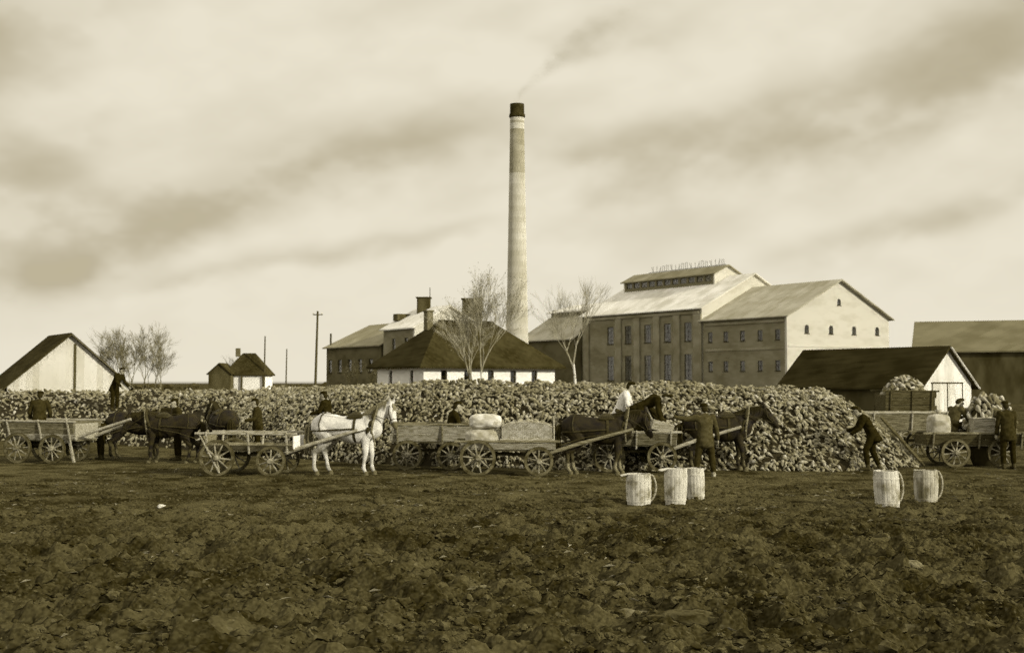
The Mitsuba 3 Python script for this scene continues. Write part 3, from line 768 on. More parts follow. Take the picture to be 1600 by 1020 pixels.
def placed_beet(c, n, L, small=False, tail=None):
    """A beet lying on a surface with normal n; its tail mostly down the slope."""
    n = n / np.linalg.norm(n)
    down = np.array([0, 0, -1.0]) - n * (-n[2])
    down = down / (np.linalg.norm(down) + 1e-6)
    side = np.cross(n, down)
    a = rng.normal(.65, .75) if tail is None else tail
    x = down * math.cos(a) + side * math.sin(a) + n * rng.normal(.05, .35)
    x /= np.linalg.norm(x)
    y = np.cross(n, x); y /= np.linalg.norm(y) + 1e-9
    z = np.cross(x, y)
    v, f = (BM_SMALL if small else BM)[rng.integers(14)]
    w = .56 + .22 * rng.random()
    v = v * [L, L * w, L * w]
    return v @ np.stack([x, y, z]) + c, f

def heap_normal(x, y, e=.12):
    hx_ = (heap_h(np.array(x + e), np.array(y)) - heap_h(np.array(x - e), np.array(y))) / (2 * e)
    hy_ = (heap_h(np.array(x), np.array(y + e)) - heap_h(np.array(x), np.array(y - e))) / (2 * e)
    return np.array([-float(hx_), -float(hy_), 1.0])

cand = []
for q in range(46500):
    if q < 36500:
        x, y = rng.uniform(-9.5, 11.6), rng.uniform(31.2, 44)
    else:
        x, y = rng.uniform(-32, -7), rng.uniform(42, 55.5)
    cand.append((x, y))
cand = np.array(cand)
ch_ = heap_h(cand[:, 0], cand[:, 1])
e_ = .12
nx_ = -(heap_h(cand[:, 0] + e_, cand[:, 1]) - heap_h(cand[:, 0] - e_, cand[:, 1])) / (2 * e_)
ny_ = -(heap_h(cand[:, 0], cand[:, 1] + e_) - heap_h(cand[:, 0], cand[:, 1] - e_)) / (2 * e_)
ok = (ch_ > -.02) & ((cand[:, 0] * nx_ + cand[:, 1] * ny_ + (ch_ - CAM_H) * 1.0) < 1.5)
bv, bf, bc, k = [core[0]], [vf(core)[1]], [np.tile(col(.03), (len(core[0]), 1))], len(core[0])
idx = np.nonzero(ok)[0]
near = [q for q in idx if cand[q, 1] < 34.4 and ch_[q] > .05 and 2.3 < cand[q, 0] < 10.2]
rng.shuffle(near)
near = set(near[:288])
tones = np.array([col(a) for a in (.13, .18, .24, .31, .39, .48)])
for q in idx:
    x, y = cand[q]
    n = np.array([nx_[q], ny_[q], 1.0])
    L = rng.uniform(.125, .225) * (1.0 if y < 44 else 1.15)
    c = np.array([x, y, ch_[q] + rng.uniform(-.06, .05)])
    if q in near:
        v, f = placed_beet(c + [0, 0, .05], n, L)
        kk_ = put('', 'sugar_beet', (v, f), BEET[int(rng.integers(4))], smooth=True)
        say(kk_, 'muddy pale sugar beet lying on the sunlit front of the great heap', 'beet', 'sugar beets on the front of the heap')
        continue
    v, f = placed_beet(c, n, L, True)
    bv.append(v); bf.append(f + k); k += len(v)
    dirty = meshkit.noise(np.array([x * .8, y * .8, 0.]), 31)
    tn = tones[int(np.clip(rng.normal(2.5 - 1.4 * (dirty - .5), .95), 0, 5))]
    bc.append(np.tile(tn, (len(v), 1)) * (1 + .15 * rng.normal(size=(len(v), 1)).clip(-2, 2)))
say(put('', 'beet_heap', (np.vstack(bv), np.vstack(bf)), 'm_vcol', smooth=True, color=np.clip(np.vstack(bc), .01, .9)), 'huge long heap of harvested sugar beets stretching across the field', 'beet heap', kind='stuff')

# ------------------------------------------------------------------ wheels and wagons
def wheel(parent, c, r, M, m_sp='m_wood_pale', spokes=10, tilt=0.0):
    """A spoked wheel in the xz plane of the wagon frame M, centre c; c's y sign says which side is outside."""
    key = numbered(f'{parent}__wheel')
    s = 1 if c[1] > 0 else -1
    t = np.eye(4); t[:3, 3] = c
    a = rng.uniform(0, .6); ca, sa = math.cos(a), math.sin(a)
    R = np.array([[ca, 0, sa], [0, 1, 0], [-sa, 0, ca]]); t[:3, :3] = R
    W = M @ t
    put(key, 'tyre', lathe([(r - .012, -.028), (r, -.028), (r, .028), (r - .012, .028), (r - .012, -.028)], 32, 'y'), 'm_iron', W, smooth=40)
    put(key, 'rim', lathe([(r - .075, -.024), (r - .0125, -.026), (r - .0125, .026), (r - .075, .024), (r - .075, -.024)], 32, 'y'), 'm_wheel_wood', W, smooth=40)
    put(key, 'hub', lathe([(0, -.14), (.045, -.14), (.055, -.13), (.07, -.05), (.08, 0), (.07, .05), (.055, .13), (.045, .14), (0, .14)], 14, 'y'), m_sp, W, smooth=40)
    for q in range(spokes):
        g = 2 * math.pi * q / spokes
        d = np.array([math.cos(g), 0, math.sin(g)])
        put(key, 'spoke', tube([d * .07 + [0, s * .03, 0], d * (r * .5) + [0, s * .012, 0], d * (r - .07)], [.022, .019, .016], 5), m_sp, W)
    return key

def wagon(label, pos, yaw, L=2.3, width=.95, bed=.78, side=.3, flare=.16, rows=2, rr=.42, rf=.34, wx=(.45, 1.75), m_side='m_wood_grey', m_rail='m_wood_pale', shaft=None,
          group='horse drawn wagons along the heap', m_sp='m_spoke', ends=True, stakes=True, rail=True, m_low=None, plank_h=None, m_front=None):
    """A farm wagon, front towards +x, origin at the middle of its rear end on the ground."""
    key = thing('farm_wagon', label, 'wagon', group)
    M = frame(pos, yaw); hw = width / 2
    P = lambda n_, m_, mm, **kw: put(key, n_, m_, mm, M, **kw)
    for x, r in ((wx[0], rr), (wx[1], rf)):
        P('axle', beam((x, -hw - .2, r), (x, hw + .2, r), .08, .09), 'm_wood_dark')
        P('bolster', beam((x, -hw - .02, bed - .09), (x, hw + .02, bed - .09), .1, .1), 'm_wood_dark')
        P('bolster_block', bx((x, 0, (r + bed) / 2 - .05), (.14, .34, max(.05, bed - r - .21))), 'm_wood_dark')
        for s in (-1, 1):
            wheel(key, np.array([x, s * (hw + .14), r]), r, M, m_sp)
    P('reach_pole', beam((wx[0], 0, rr + .08), (wx[1], 0, rf + .12), .08, .08), 'm_wood_dark')
    n = 5; w = width / n
    for q in range(n):
        P('floor_plank', bx((L / 2, -hw + w * (q + .5), bed - .018 + .004 * rng.random()), (L - .02 * rng.random(), w - .008, .034)), 'm_wood_grey')
    for s in (-1, 1):
        ph = (plank_h or side) / rows
        for q in range(rows):
            z0, z1 = bed + .006 + q * ph, bed + (q + 1) * ph - .008
            y0, y1 = hw + .022 + flare * q / rows, hw + .022 + flare * (q + 1) / rows
            up = np.array([0, s * (y1 - y0), z1 - z0]); up /= np.linalg.norm(up)
            ym, zm = s * (y0 + y1) / 2, (z0 + z1) / 2
            e0, e1 = rng.uniform(-.04, .04, 2)
            P('side_plank', beam((e0, ym, zm), (L + e1, ym, zm + rng.uniform(-.012, .012)), .024, math.hypot(z1 - z0, y1 - y0), up), (m_low if q == 0 and m_low else m_side))
        if rail:
            P('side_rail', beam((-.12, s * (hw + .03 + flare), bed + side + .025), (L + .1, s * (hw + .03 + flare), bed + side + .02 + rng.uniform(-.02, .02)), .06, .055), m_rail)
        if stakes:
            for x in (.16, L * .52, L - .16):
                P('stake', beam((x, s * (hw + .05), bed - .1), (x, s * (hw + .062 + flare), bed + side + .06), .05, .045, (1, 0, 0)), m_rail)
    if ends:
        for x in (0.02, L - .02):
            P('end_board', bx((x, 0, bed + side * .46), (.026, width + flare * .7, side * .86)), (m_front or m_rail) if x > .1 else m_side)
    if shaft:
        for s in (-1, 1):
            z0, lenx, z1, half = shaft
            P('shaft', tube([(wx[1] - .05, s * (hw - .02), z0), (wx[1] + lenx * .45, s * half * 1.05, z0 + (z1 - z0) * .5), (wx[1] + lenx, s * half * .92, z1)], [.048, .046, .036], 9), m_rail, smooth=40)
    return key, M

# ------------------------------------------------------------------ horses
def horse(label, pos, yaw, coat, mane, head=(0, 0), legs=(0, 0, 0, 0), size=1.0, harness=True, group=None, neck=(.86, 1.56), pale=False, cat='horse'):
    """A working horse facing +x, its origin on the ground under the barrel. neck: (x, z) of the poll; head: (pitch, yaw) of the face; legs: forward shift of the hooves (front left, front right, hind left, hind right)."""
    key = thing('horse', label, cat, group)
    M = frame(pos, yaw, size)
    pieces = [chain(((-.72, 0, 1.13), (.17, .21, .23)), ((-.54, 0, 1.17), (.25, .275, .29)), ((-.16, 0, 1.08), (.26, .27, .285)), ((.10, 0, 1.04), (.27, .295, .325)),
                    ((.36, 0, 1.06), (.24, .26, .34)), ((.56, 0, 1.12), (.19, .215, .31)), ((.70, 0, 1.10), (.13, .17, .22)), seg=18),
              chain(((.20, 0, 1.30), (.2, .09, .10)), ((.44, 0, 1.38), (.17, .075, .10)), seg=14)]
    pb = np.array([neck[0] + .10, 0, neck[1]])
    n0, n1 = np.array([.60, 0, 1.24]), np.array([.60 + (pb[0] - .60) * .55, 0, 1.24 + (pb[2] - 1.24) * .60])
    pieces.append(chain((n0, (.20, .15, .27)), (n1, (.15, .105, .18)), (pb, (.11, .078, .115)), seg=16))
    hp_, hy_ = head
    fd = np.array([math.cos(hp_) * math.cos(hy_), math.cos(hp_) * math.sin(hy_), -math.sin(hp_)])
    fu = np.array([math.sin(hp_) * math.cos(hy_), math.sin(hp_) * math.sin(hy_), math.cos(hp_)])
    fs = np.cross(fu, fd)
    def hpnt(a, u, s=0.0): return pb + fd * a + fu * u + fs * s
    pieces += [chain((hpnt(.02, .02), .095), (hpnt(.16, .0), .105), (hpnt(.34, -.01), .072), (hpnt(.47, -.02), .066), (hpnt(.53, -.03), .055), seg=14),
               chain((hpnt(.10, -.10), .07), (hpnt(.22, -.09), .06), (hpnt(.48, -.07), .045), seg=12)]
    for s in (-1, 1):
        pieces.append(chain((hpnt(-.02, .07, s * .05), .032), (hpnt(-.09, .11, s * .07), .028), (hpnt(-.165, .145, s * .075), .009), seg=10))
        pieces.append(chain((hpnt(.17, .045, s * .075), .03), seg=10))
        pieces.append(chain((hpnt(.50, .0, s * .04), .022), seg=10))
    for s in (-1, 1):
        pieces += [chain(((.50, s * .155, 1.22), (.10, .075, .13)), ((.56, s * .165, .98), (.12, .085, .13)), seg=12), chain(((-.58, s * .17, 1.10), (.19, .125, .21)), ((-.46, s * .17, .88), (.13, .09, .13)), seg=12)]
    hooves = []
    for q, s in ((0, 1), (1, -1)):
        d = legs[q]; y = s * .155
        pieces.append(chain(((.50, s * .15, 1.02), (.13, .085, .2)), ((.47 + d * .1, y, .80), (.095, .075, .1)), ((.50 + d * .5, y, .50), .062), ((.50 + d * .6, y, .46), .056), ((.48 + d * .8, y, .30), .037),
                            ((.48 + d, y, .16), .047), ((.52 + d, y, .09), .042), seg=12))
        hooves.append((.54 + d, y))
    for q, s in ((2, 1), (3, -1)):
        d = legs[q]; y = s * .15
        pieces.append(chain(((-.56, s * .13, 1.06), (.21, .125, .24)), ((-.47 + d * .1, y, .82), (.155, .10, .15)), ((-.60 + d * .4, y, .60), .075), ((-.70 + d * .6, y, .53), .066), ((-.68 + d * .7, y, .46), .055),
                            ((-.66 + d * .9, y, .30), .042), ((-.65 + d, y, .16), .05), ((-.60 + d, y, .09), .044), seg=12))
        hooves.append((-.58 + d, y))
    v, f = soften(union(pieces), .036, 10)
    c = np.tile(col(coat), (len(v), 1))
    n = meshkit.fbm(v * [7, 7, 9] + pos[0], 4, 5)
    mud = np.clip((.62 - v[:, 2]) / .4, 0, 1) * np.clip((n - .42) * 6, 0, 1)
    if pale:                                    # a grey: dapples, darker lower hind legs, dark muzzle
        k = np.clip((n - .55) * 3.0, -.9, .4)
        dark = np.clip((np.linalg.norm(v - hpnt(.52, -.04), axis=1) < .13) * 1.0, 0, 1)
        dark = np.maximum(dark, .75 * np.clip((n - .34) * 7, 0, 1) * np.clip((-.18 - v[:, 0]) / .15, 0, 1) * np.clip((.98 - v[:, 2]) / .14, 0, 1) * np.clip((v[:, 2] - .42) / .12, 0, 1))
        dark = np.maximum(dark, .8 * np.clip((n - .28) * 7, 0, 1) * np.clip((v[:, 2] - 1.22) / .12, 0, 1) * np.clip((v[:, 0] - .42) / .1, 0, 1) * np.clip((np.linalg.norm(v - hpnt(.22, 0), axis=1) - .30) / .08, 0, 1))
        c = c * (1 + .25 * k[:, None]) * (1 - dark[:, None]) + np.array(col(.12)) * dark[:, None]
    else:
        c = c * (1 + 1.6 * (n[:, None] - .5))
        sock = (v[:, 2] < .30 + .1 * (n - .5)) & (v[:, 0] > -9)
        if harness == 'socks':
            c[sock] = col(.22)
    c = c * (1 - .6 * mud[:, None]) + np.array(col(.13)) * .6 * mud[:, None]
    put(key, 'body', (v, f), 'm_coat', M, smooth=True, color=np.clip(c, .01, .85))
    for x, y in hooves:
        put(key, 'hoof', lathe([(0, 0), (.068, 0), (.052, .075), (.03, .1), (0, .1)], 12), 'm_hoof', M @ frame((x, y, .0)))
    mt, r_ = [], np.random.default_rng(int(abs(pos[0]) * 100))
    for q in range(60):
        t = q / 59
        b = (1 - t) * np.array([.42, 0, 1.44]) + t * (pb + [-.02, 0, .11]) + np.array([0, 0, .03 * math.sin(3.1 * t)])
        s = 1 if q % 3 else -1
        mt.append(tube([b, b + [-.03, s * .07, .0], b + [-.05, s * (.115 + .02 * r_.random()), -.13 - .1 * r_.random()]], [.022, .018, .004], 4))
    for q in range(10):
        b = hpnt(.0, .1)
        mt.append(tube([b, hpnt(.08, .115, r_.normal(0, .03)), hpnt(.2, .09, r_.normal(0, .04))], [.02, .016, .004], 4))
    put(key, 'mane', join(mt), mane, M)
    tl = []
    for q in range(26):
        o = r_.normal(0, .03, 3)
        tl.append(tube([(-.84, 0, 1.22), (-.96 + o[0], o[1], 1.12), (-.985 + o[0] * 1.4, o[1] * 1.6, .8), (-.95 + o[0] * 2, o[1] * 1.8, .46 + abs(o[2]) * 2)], [.028, .026, .02, .006], 4))
    put(key, 'tail', join(tl), mane, M)
    if harness:
        ring = [np.array([.56 + .10 * math.sin(a), .235 * math.cos(a) * (1.0 if math.sin(a) < 0 else .86), 1.17 + .36 * math.sin(a)]) for a in np.linspace(0, 2 * math.pi, 29)]
        ring = [p + [(.05 if p[2] > 1.2 else 0.02), 0, 0] for p in ring]
        put(key, 'collar', tube(ring, .052, 8, False), 'm_leather', M, smooth=True)
        for s in (-1, 1):
            put(key, 'hame', tube([(.66, s * .09, .80), (.63, s * .24, 1.0), (.66, s * .25, 1.2), (.72, s * .14, 1.48), (.74, s * .09, 1.62)], [.022, .027, .027, .024, .016], 7), 'm_wood_grey', M)
        def strap(name, x, sz, z, ry, rz, tilt=0, w=.05, a0=0, a1=2 * math.pi):
            pts = [np.array([x + tilt * math.sin(a), ry * math.cos(a), z + rz * math.sin(a)]) for a in np.linspace(a0, a1, 25)]
            vv = np.vstack([np.array(pts) + [-w / 2, 0, 0], np.array(pts) + [w / 2, 0, 0]])
            i_ = np.arange(24)
            put(key, name, (vv, np.stack([i_, i_ + 1, i_ + 26, i_ + 25], 1)), 'm_leather', M)
        strap('girth', .22, 0, 1.06, .305, .335, 0, .06)
        put(key, 'back_pad', soften(MF.batch_hull([ell((.12, .16, 1.335), (.12, .05, .05)), ell((.30, .15, 1.35), (.1, .05, .05)), ell((.12, -.16, 1.335), (.12, .05, .05)), ell((.30, -.15, 1.35), (.1, .05, .05)), ell((.2, 0, 1.43), (.13, .06, .045))]), .05, 4), 'm_leather', M, smooth=True)
        hal = [hpnt(.36, math.sin(a) * .09 - .035, math.cos(a) * .085) for a in np.linspace(0, 2 * math.pi, 15)]
        put(key, 'noseband', tube(hal, .011, 5, False), 'm_leather', M)
        for s in (-1, 1):
            put(key, 'cheek_strap', tube([hpnt(.36, -.02, s * .085), hpnt(.2, -.02, s * .108), hpnt(.03, .08, s * .09)], .011, 5), 'm_leather', M)
            put(key, 'hip_strap', tube([(-.5, s * .02, 1.475), (-.58, s * .20, 1.39), (-.62, s * .285, 1.2), (-.6, s * .295, 1.03)], .016, 6), 'm_leather', M)
            put(key, 'trace', tube([(.60, s * .255, 1.08), (.2, s * .33, .98), (-.3, s * .33, .9), (-.9, s * .34, .72)], .014, 6), 'm_leather', M)
            put(key, 'breeching_strap', tube([(.2, s * .31, 1.08), (-.2, s * .30, 1.06), (-.6, s * .29, 1.03), (-.86, s * .16, 1.02)], .018, 6), 'm_leather', M)
            put(key, 'rein', tube([hpnt(.40, -.03, s * .085), (.62, s * .2, 1.42), (.1, s * .22, 1.4), (-.6, s * .22, 1.44)], .009, 5), 'm_leather', M)
    return key

# ------------------------------------------------------------------ people
def unit(v):
    v = np.asarray(v, float); return v / np.linalg.norm(v)

def hand(w, d, pn, s, grip=.5):
    """A hand at wrist w along d, palm normal pn, thumb side s."""
    d, pn = unit(d), unit(pn - np.dot(pn, unit(d)) * unit(d)); sd = np.cross(pn, d) * s
    ms = [MF.batch_hull([ell(w, .026, 10), ell(w + d * .085 + sd * .028, .016, 10), ell(w + d * .085 - sd * .03, .015, 10), ell(w + d * .03 + sd * .03, .017, 10)])]
    for q, (o, L) in enumerate(((.030, .070), (.010, .080), (-.010, .074), (-.029, .058))):
        a = w + d * .082 + sd * o
        c1, c2 = .5 * grip + .05 * q, 1.5 * grip
        b = a + (d * math.cos(c1) + pn * math.sin(c1)) * L * .55
        e = b + (d * math.cos(c1 + c2) + pn * math.sin(c1 + c2)) * L * .5
        ms.append(chain((a, .0095), (b, .0088), (e, .0072), seg=8))
    a = w + d * .022 + sd * .032
    b = a + unit(d * .7 + sd * .7 + pn * .3) * .04
    ms.append(chain((a, .013), (b, .011), (b + unit(d * .9 + sd * .15 + pn * .5) * .034, .008), seg=8))
    return union(ms)

def person(label, pos, yaw, lean=5, arms=None, legs=None, seat=None, cap='m_cloth_black', jacket='m_cloth_dark', trousers='m_cloth_black', boots='m_boot', size=1.0, head=(0, 0), side=0.0, grip=.5, group=None, skirt=.16, scarf=False, roll=False):
    """A person facing +x. arms, legs: ((upper, lower) left, (upper, lower) right) directions; lean: degrees forwards; seat: height of the hips when seated; head: (pitch down, yaw)."""
    key = thing('person', label, 'person', group)
    arms = arms or (((.1, .15, -1), (.25, .02, -1)), ((.1, -.15, -1), (.25, -.02, -1)))
    legs = legs or (((.04, .08, -1), (-.05, .03, -1)), ((.04, -.08, -1), (-.05, -.03, -1)))
    l, sd = math.radians(lean), side
    t = unit([math.sin(l), sd, math.cos(l)]); fw = unit(np.array([math.cos(l), 0, -math.sin(l)]))
    lf = np.cross(t, fw)
    hips = np.zeros(3)
    J = {}
    for q, s in ((0, 1), (1, -1)):
        h = np.array([0, s * .095, 0]); kn = h + unit(legs[q][0]) * .43; an = kn + unit(legs[q][1]) * .43
        sh = t * .50 + lf * (s * .185) - t * .02; el_ = sh + unit(arms[q][0]) * .29; wr = el_ + unit(arms[q][1]) * .26
        J[q] = (h, kn, an, sh, el_, wr)
    low = min(J[0][2][2], J[1][2][2])
    hz = seat if seat is not None else -low + .085
    M = frame(pos, yaw, size) @ frame((0, 0, hz))
    ch = t * .36; nb = t * .54
    hd_p, hd_y = head
    hf = unit(fw * math.cos(hd_p) - t * math.sin(hd_p) + lf * math.sin(hd_y))
    hu = unit(t * math.cos(hd_p) + fw * math.sin(hd_p)); hl = np.cross(hu, hf)
    hc = nb + unit(t + hf * .35) * .15
    H = lambda a, b, c=0.0: hc + hf * a + hu * b + hl * c
    trunk = [chain((hips, (.12, .155, .13)), (t * .2, (.105, .14, .12)), (ch, (.12, .165, .14)), (t * .46, (.09, .15, .08)), (nb, .062), seg=14)]
    limbs_a, limbs_l, feet = [], [], []
    for q, s in ((0, 1), (1, -1)):
        h, kn, an, sh, el_, wr = J[q]
        limbs_a.append(chain((t * .44 + lf * s * .08, .075), (sh, .062), ((sh + el_) / 2, .05), (el_, .041), ((el_ + wr) / 2, .038), (wr, .027), seg=10))
        limbs_l.append(chain((h, .10), ((h + kn) / 2, .077), (kn, .057), (kn + (an - kn) * .35, .056), (an, .037), seg=10))
        ff = unit(np.array([1.0, s * .12, 0]))
        feet.append(chain((an + [-.02, 0, -.045], .036), (an + ff * .09 + [0, 0, -.05], .034), (an + ff * .17 + [0, 0, -.058], .025), seg=10))
    headm = [chain((nb - t * .03, .06), (H(-.01, -.09), .055), seg=12), chain((H(-.015, .025), (.1, .08, .1)), (H(.02, -.03), (.075, .066, .085)), seg=16),
             chain((H(.055, -.105), (.036, .036, .026)), (H(.03, -.06), (.06, .055, .05)), seg=12),
             chain((H(.096, .01), .012), (H(.118, -.03), .016), seg=8), chain((H(.088, .032, .035), .016), (H(.088, .032, -.035), .016), seg=8),
             chain((H(.083, -.072, .02), .012), (H(.083, -.072, -.02), .012), seg=8)]
    for s in (-1, 1):
        headm.append(chain((H(-.01, -.0, s * .078), (.022, .012, .032)), seg=8))
    skin = soften(union(trunk + limbs_a + limbs_l + feet + headm), .035, 5)
    hands = []
    for q, s in ((0, 1), (1, -1)):
        d = unit(J[q][5] - J[q][4])
        hands.append(hand(J[q][5], d, -lf * s + fw * .2, s, grip))
    try:
        body = union([to_mf(skin)] + hands)
        if body.num_tri() < 100:
            raise ValueError
    except Exception:
        body = join([skin] + hands)
    put(key, 'body', body, 'm_skin', M, smooth=50)
    jk = [chain((hips - t * skirt, (.165, .20, .09)), (hips + t * .02, (.155, .19, .12)), (t * .2, (.14, .175, .12)), (ch, (.15, .195, .15)), (t * .47, (.115, .175, .08)), (t * .525, .075), seg=16)]
    for q, s in ((0, 1), (1, -1)):
        h, kn, an, sh, el_, wr = J[q]
        wend = el_ + (wr - el_) * (.35 if roll else .93)
        jk.append(chain((t * .42 + lf * s * .09, .10), (sh, .084), ((sh + el_) / 2, .07), (el_, .06), (wend, .05), seg=12))
    jm = soften(union(jk), .04, 5)
    nz = (meshkit.fbm(jm[0] * 11, 3, 9) - .5) * .03
    tmn = trimesh.Trimesh(jm[0], jm[1], process=False).vertex_normals
    put(key, 'jacket', (jm[0] + tmn * nz[:, None], jm[1]), jacket, M, smooth=True)
    tr = [chain((hips + t * .06, (.14, .17, .1)), (hips - [0, 0, .06], (.135, .165, .1)), seg=14)]
    for q in (0, 1):
        h, kn, an = J[q][:3]
        tr.append(chain((h, .115), ((h + kn) / 2, .095), (kn, .078), ((kn + an) / 2, .074), (an + (kn - an) * .2, .064), seg=12))
        s = 1 if q == 0 else -1
        ff = unit(np.array([1.0, s * .12, 0]))
        bt = soften(union([chain((an + (kn - an) * .5, .066), (an + (kn - an) * .1, .052), (an + [0, 0, -.03], .05), seg=12), chain((an + [-.035, 0, -.045], .04), (an + ff * .1 + [0, 0, -.045], .043), (an + ff * .19 + [0, 0, -.055], .032), seg=12)]), .03, 4)
        put(key, 'boot', bt, boots if not isinstance(boots, tuple) else boots[q], M, smooth=True)
    put(key, 'trousers', soften(union(tr), .04, 5), trousers, M, smooth=True)
    if scarf:
        put(key, 'headscarf', soften(union([chain((H(-.03, .03), (.115, .095, .115)), (H(-.05, -.05), (.085, .085, .09)), (H(-.09, -.13), (.05, .07, .06)), seg=14)]), .03, 4), cap, M, smooth=True)
    else:
        cp = union([chain((H(-.015, .085), (.115, .098, .045)), (H(-.02, .105), (.10, .09, .04)), seg=16), chain((H(.07, .062), (.05, .075, .012)), (H(.11, .055), (.03, .06, .010)), seg=12)])
        put(key, 'cap', soften(cp, .03, 3), cap, M, smooth=True)
        put(key, 'hair', soften(chain((H(-.04, .03), (.088, .085, .075)), (H(-.06, -.03), (.055, .07, .06)), seg=14), .03, 3), 'm_hair', M, smooth=True)
    return key
# ------------------------------------------------------------------ wagons, horses and people, from left to right
def gz(x, y):
    return float(ground_h(np.array(float(x)), np.array(float(y))))
def on_ground(px, D, dz=0.0):
    p = at(px, D); p[2] = gz(p[0], p[1]) + dz
    return p
def on_heap(px, D, dz=0.0):
    p = at(px, D); p[2] = max(gz(p[0], p[1]), float(heap_h(np.array(p[0]), np.array(p[1])))) + dz
    return p
def ahead(M, x, y=0.0):
    p = M @ np.array([x, y, 0, 1.0]); q = p[:3].copy(); q[2] = gz(q[0], q[1])
    return q
PI = math.pi

# leftmost wagon, its shafts propped up
w1, M1 = wagon('leftmost wagon with flared grey sides and a pale lower board, its shafts propped up', on_ground(30, 36.0), -.22, 2.15, 1.0, .64, .50, .22, 3, .42, .40, (.42, 1.48), shaft=(.46, 2.2, 1.22, .40), m_low='m_wood_pale', ends=True)
put(w1, 'shaft_prop', beam((2.02, -.42, .02), (1.86, -.42, .66), .07, .07), 'm_wood_pale', M1)
person('person in black with back turned sitting on the far side of the leftmost wagon', at(63, 36.6), PI / 2 + .2, 8, seat=1.16, legs=(((1, .1, -.1), (.1, 0, -1)), ((1, -.1, -.1), (.1, 0, -1))), arms=(((.1, .35, -1), (.6, -.1, -.8)), ((.1, -.35, -1), (.6, .1, -.8))))
person('dark clad person bending far down right behind the leftmost wagon', on_ground(160, 36.8), PI + .1, 72, arms=(((-.2, .1, -1), (.1, .0, -1)), ((-.1, -.1, -1), (.2, 0, -1))), jacket='m_cloth_black')
person('lone dark person stooping on top of the distant left end of the heap', on_heap(180, 49.3), -.4, 26, arms=(((.3, .1, -1), (.7, 0, -.6)), ((.3, -.1, -1), (.7, 0, -.6))), jacket='m_cloth_black')
horse('dark horse facing left with lowered head between the two left wagons', on_ground(268, 35.4), PI * .97, .025, 'm_hair', (1.0, .1), (.05, -.06, .06, -.1), .96, True, neck=(1.08, 1.34))
horse('dark horse farthest to the left, standing beyond the shafts of the leftmost wagon', on_ground(214, 37.4), .12, .025, 'm_hair', (.9, .2), (.04, -.05, .05, -.08), .95, True, neck=(1.02, 1.44))
person('dark clad person standing behind the left facing dark horse', on_ground(280, 36.4), PI + .5, 6, jacket='m_cloth_dark')
horse('dark horse seen obliquely from behind, beyond the wagon of the white horse', on_ground(348, 35.2), 2.05, .025, 'm_hair', (.7, .2), (.04, -.04, .03, -.05), 1.0, True, neck=(.98, 1.56))

# the white horse and its wagon
w2, M2 = wagon('low open wagon drawn by the white horse, with one pale rail above a gap', on_ground(327, 30.9), -.10, 2.25, .95, .62, .36, .12, 1, .43, .36, (.42, 1.72), shaft=(.42, 2.0, 1.08, .36), plank_h=.13, m_front='m_white_boards')
put(w2, 'brake_stake', beam((-.02, -.62, 1.0), (.50, -.66, .08), .035, .035), 'm_wood_pale', M2)
horse('white horse with dark mane and collar standing in the shafts of a low wagon', ahead(M2, 3.42), -.16, .70, 'm_twig', (1.16, -.55), (.06, -.06, .12, -.12), 1.02, True, neck=(.90, 1.62), pale=True)
person('dark clad person facing left in a cap right behind the back of the white horse', on_heap(513, 36.6, -.05), PI - .3, 8, arms=(((.4, .2, -1), (1, 0, -.2)), ((.4, -.2, -1), (1, 0, -.2))), jacket='m_cloth_black')
person('small dark person facing left beyond the wagon of the white horse', on_ground(404, 37.2), PI + .2, 4, arms=(((.3, .2, -1), (1, 0, -.1)), ((.1, -.1, -1), (.3, 0, -1))))

# the two wagons in the middle
w3, M3 = wagon('empty grey wagon with a black clad person on it, right of the white horse', on_ground(616, 33.1), -.03, 2.5, 1.0, .72, .40, .16, 2, .38, .36, (.42, 1.52), m_side='m_wood_pale', m_rail='m_wood_grey', ends=True)
person('black clad person in a cap sitting on the empty grey wagon', at(704, 33.2), .15, 12, seat=.93, legs=(((1, .15, .05), (.2, 0, -1)), ((1, -.15, .0), (.1, 0, -1))), arms=(((.4, .2, -1), (1, -.2, -.1)), ((.4, -.2, -1), (1, .2, -.1))), jacket='m_cloth_black')
w4, M4 = wagon('wagon loaded with canvas sacks and a wicker crate of beets', on_ground(720, 30.9), -.02, 2.28, .95, .62, .17, .08, 1, .43, .35, (.44, 1.88), shaft=(.44, 2.25, 1.10, .36), m_side='m_wood_pale', m_rail='m_wood_grey', stakes=False)
def sack(label, M, c, size, m, sub=3, seed=0, tie=None, group=None):
    key = thing('sack', label, 'sack', group)
    s = _ICO[sub]; v = np.array(s.vertices)
    v = np.sign(v) * np.abs(v) ** .62
    v = v * (1 + .10 * (meshkit.fbm(v * 2.3 + seed, 3, seed) - .5)[:, None] * 2) * np.asarray(size) / 2 + c
    put(key, 'bag', (v, np.array(s.faces)), m, M, smooth=True)
    if tie is not None:
        d = np.asarray(tie, float); p = np.asarray(c) + d * np.asarray(size) / 2
        put(key, 'tied_neck', tube([p - d * .06, p, p + d * .04, p + d * .11], [.10, .05, .055, .10], 10), m, M, smooth=True)
        put(key, 'cord', tube([p + np.array([.055 * math.cos(a), .055 * math.sin(a), 0]) for a in np.linspace(0, 2 * PI, 12)], .012, 5, False), 'm_leather', M)
    return key
sack('big full canvas sack lying lowest on the loaded wagon', M4, (.58, -.02, .86), (.95, .98, .50), 'm_canvas', seed=1)
sack('canvas sack lying on top of another sack on the loaded wagon', M4, (.60, -.05, 1.27), (.78, .86, .36), 'm_canvas_pale', seed=2)
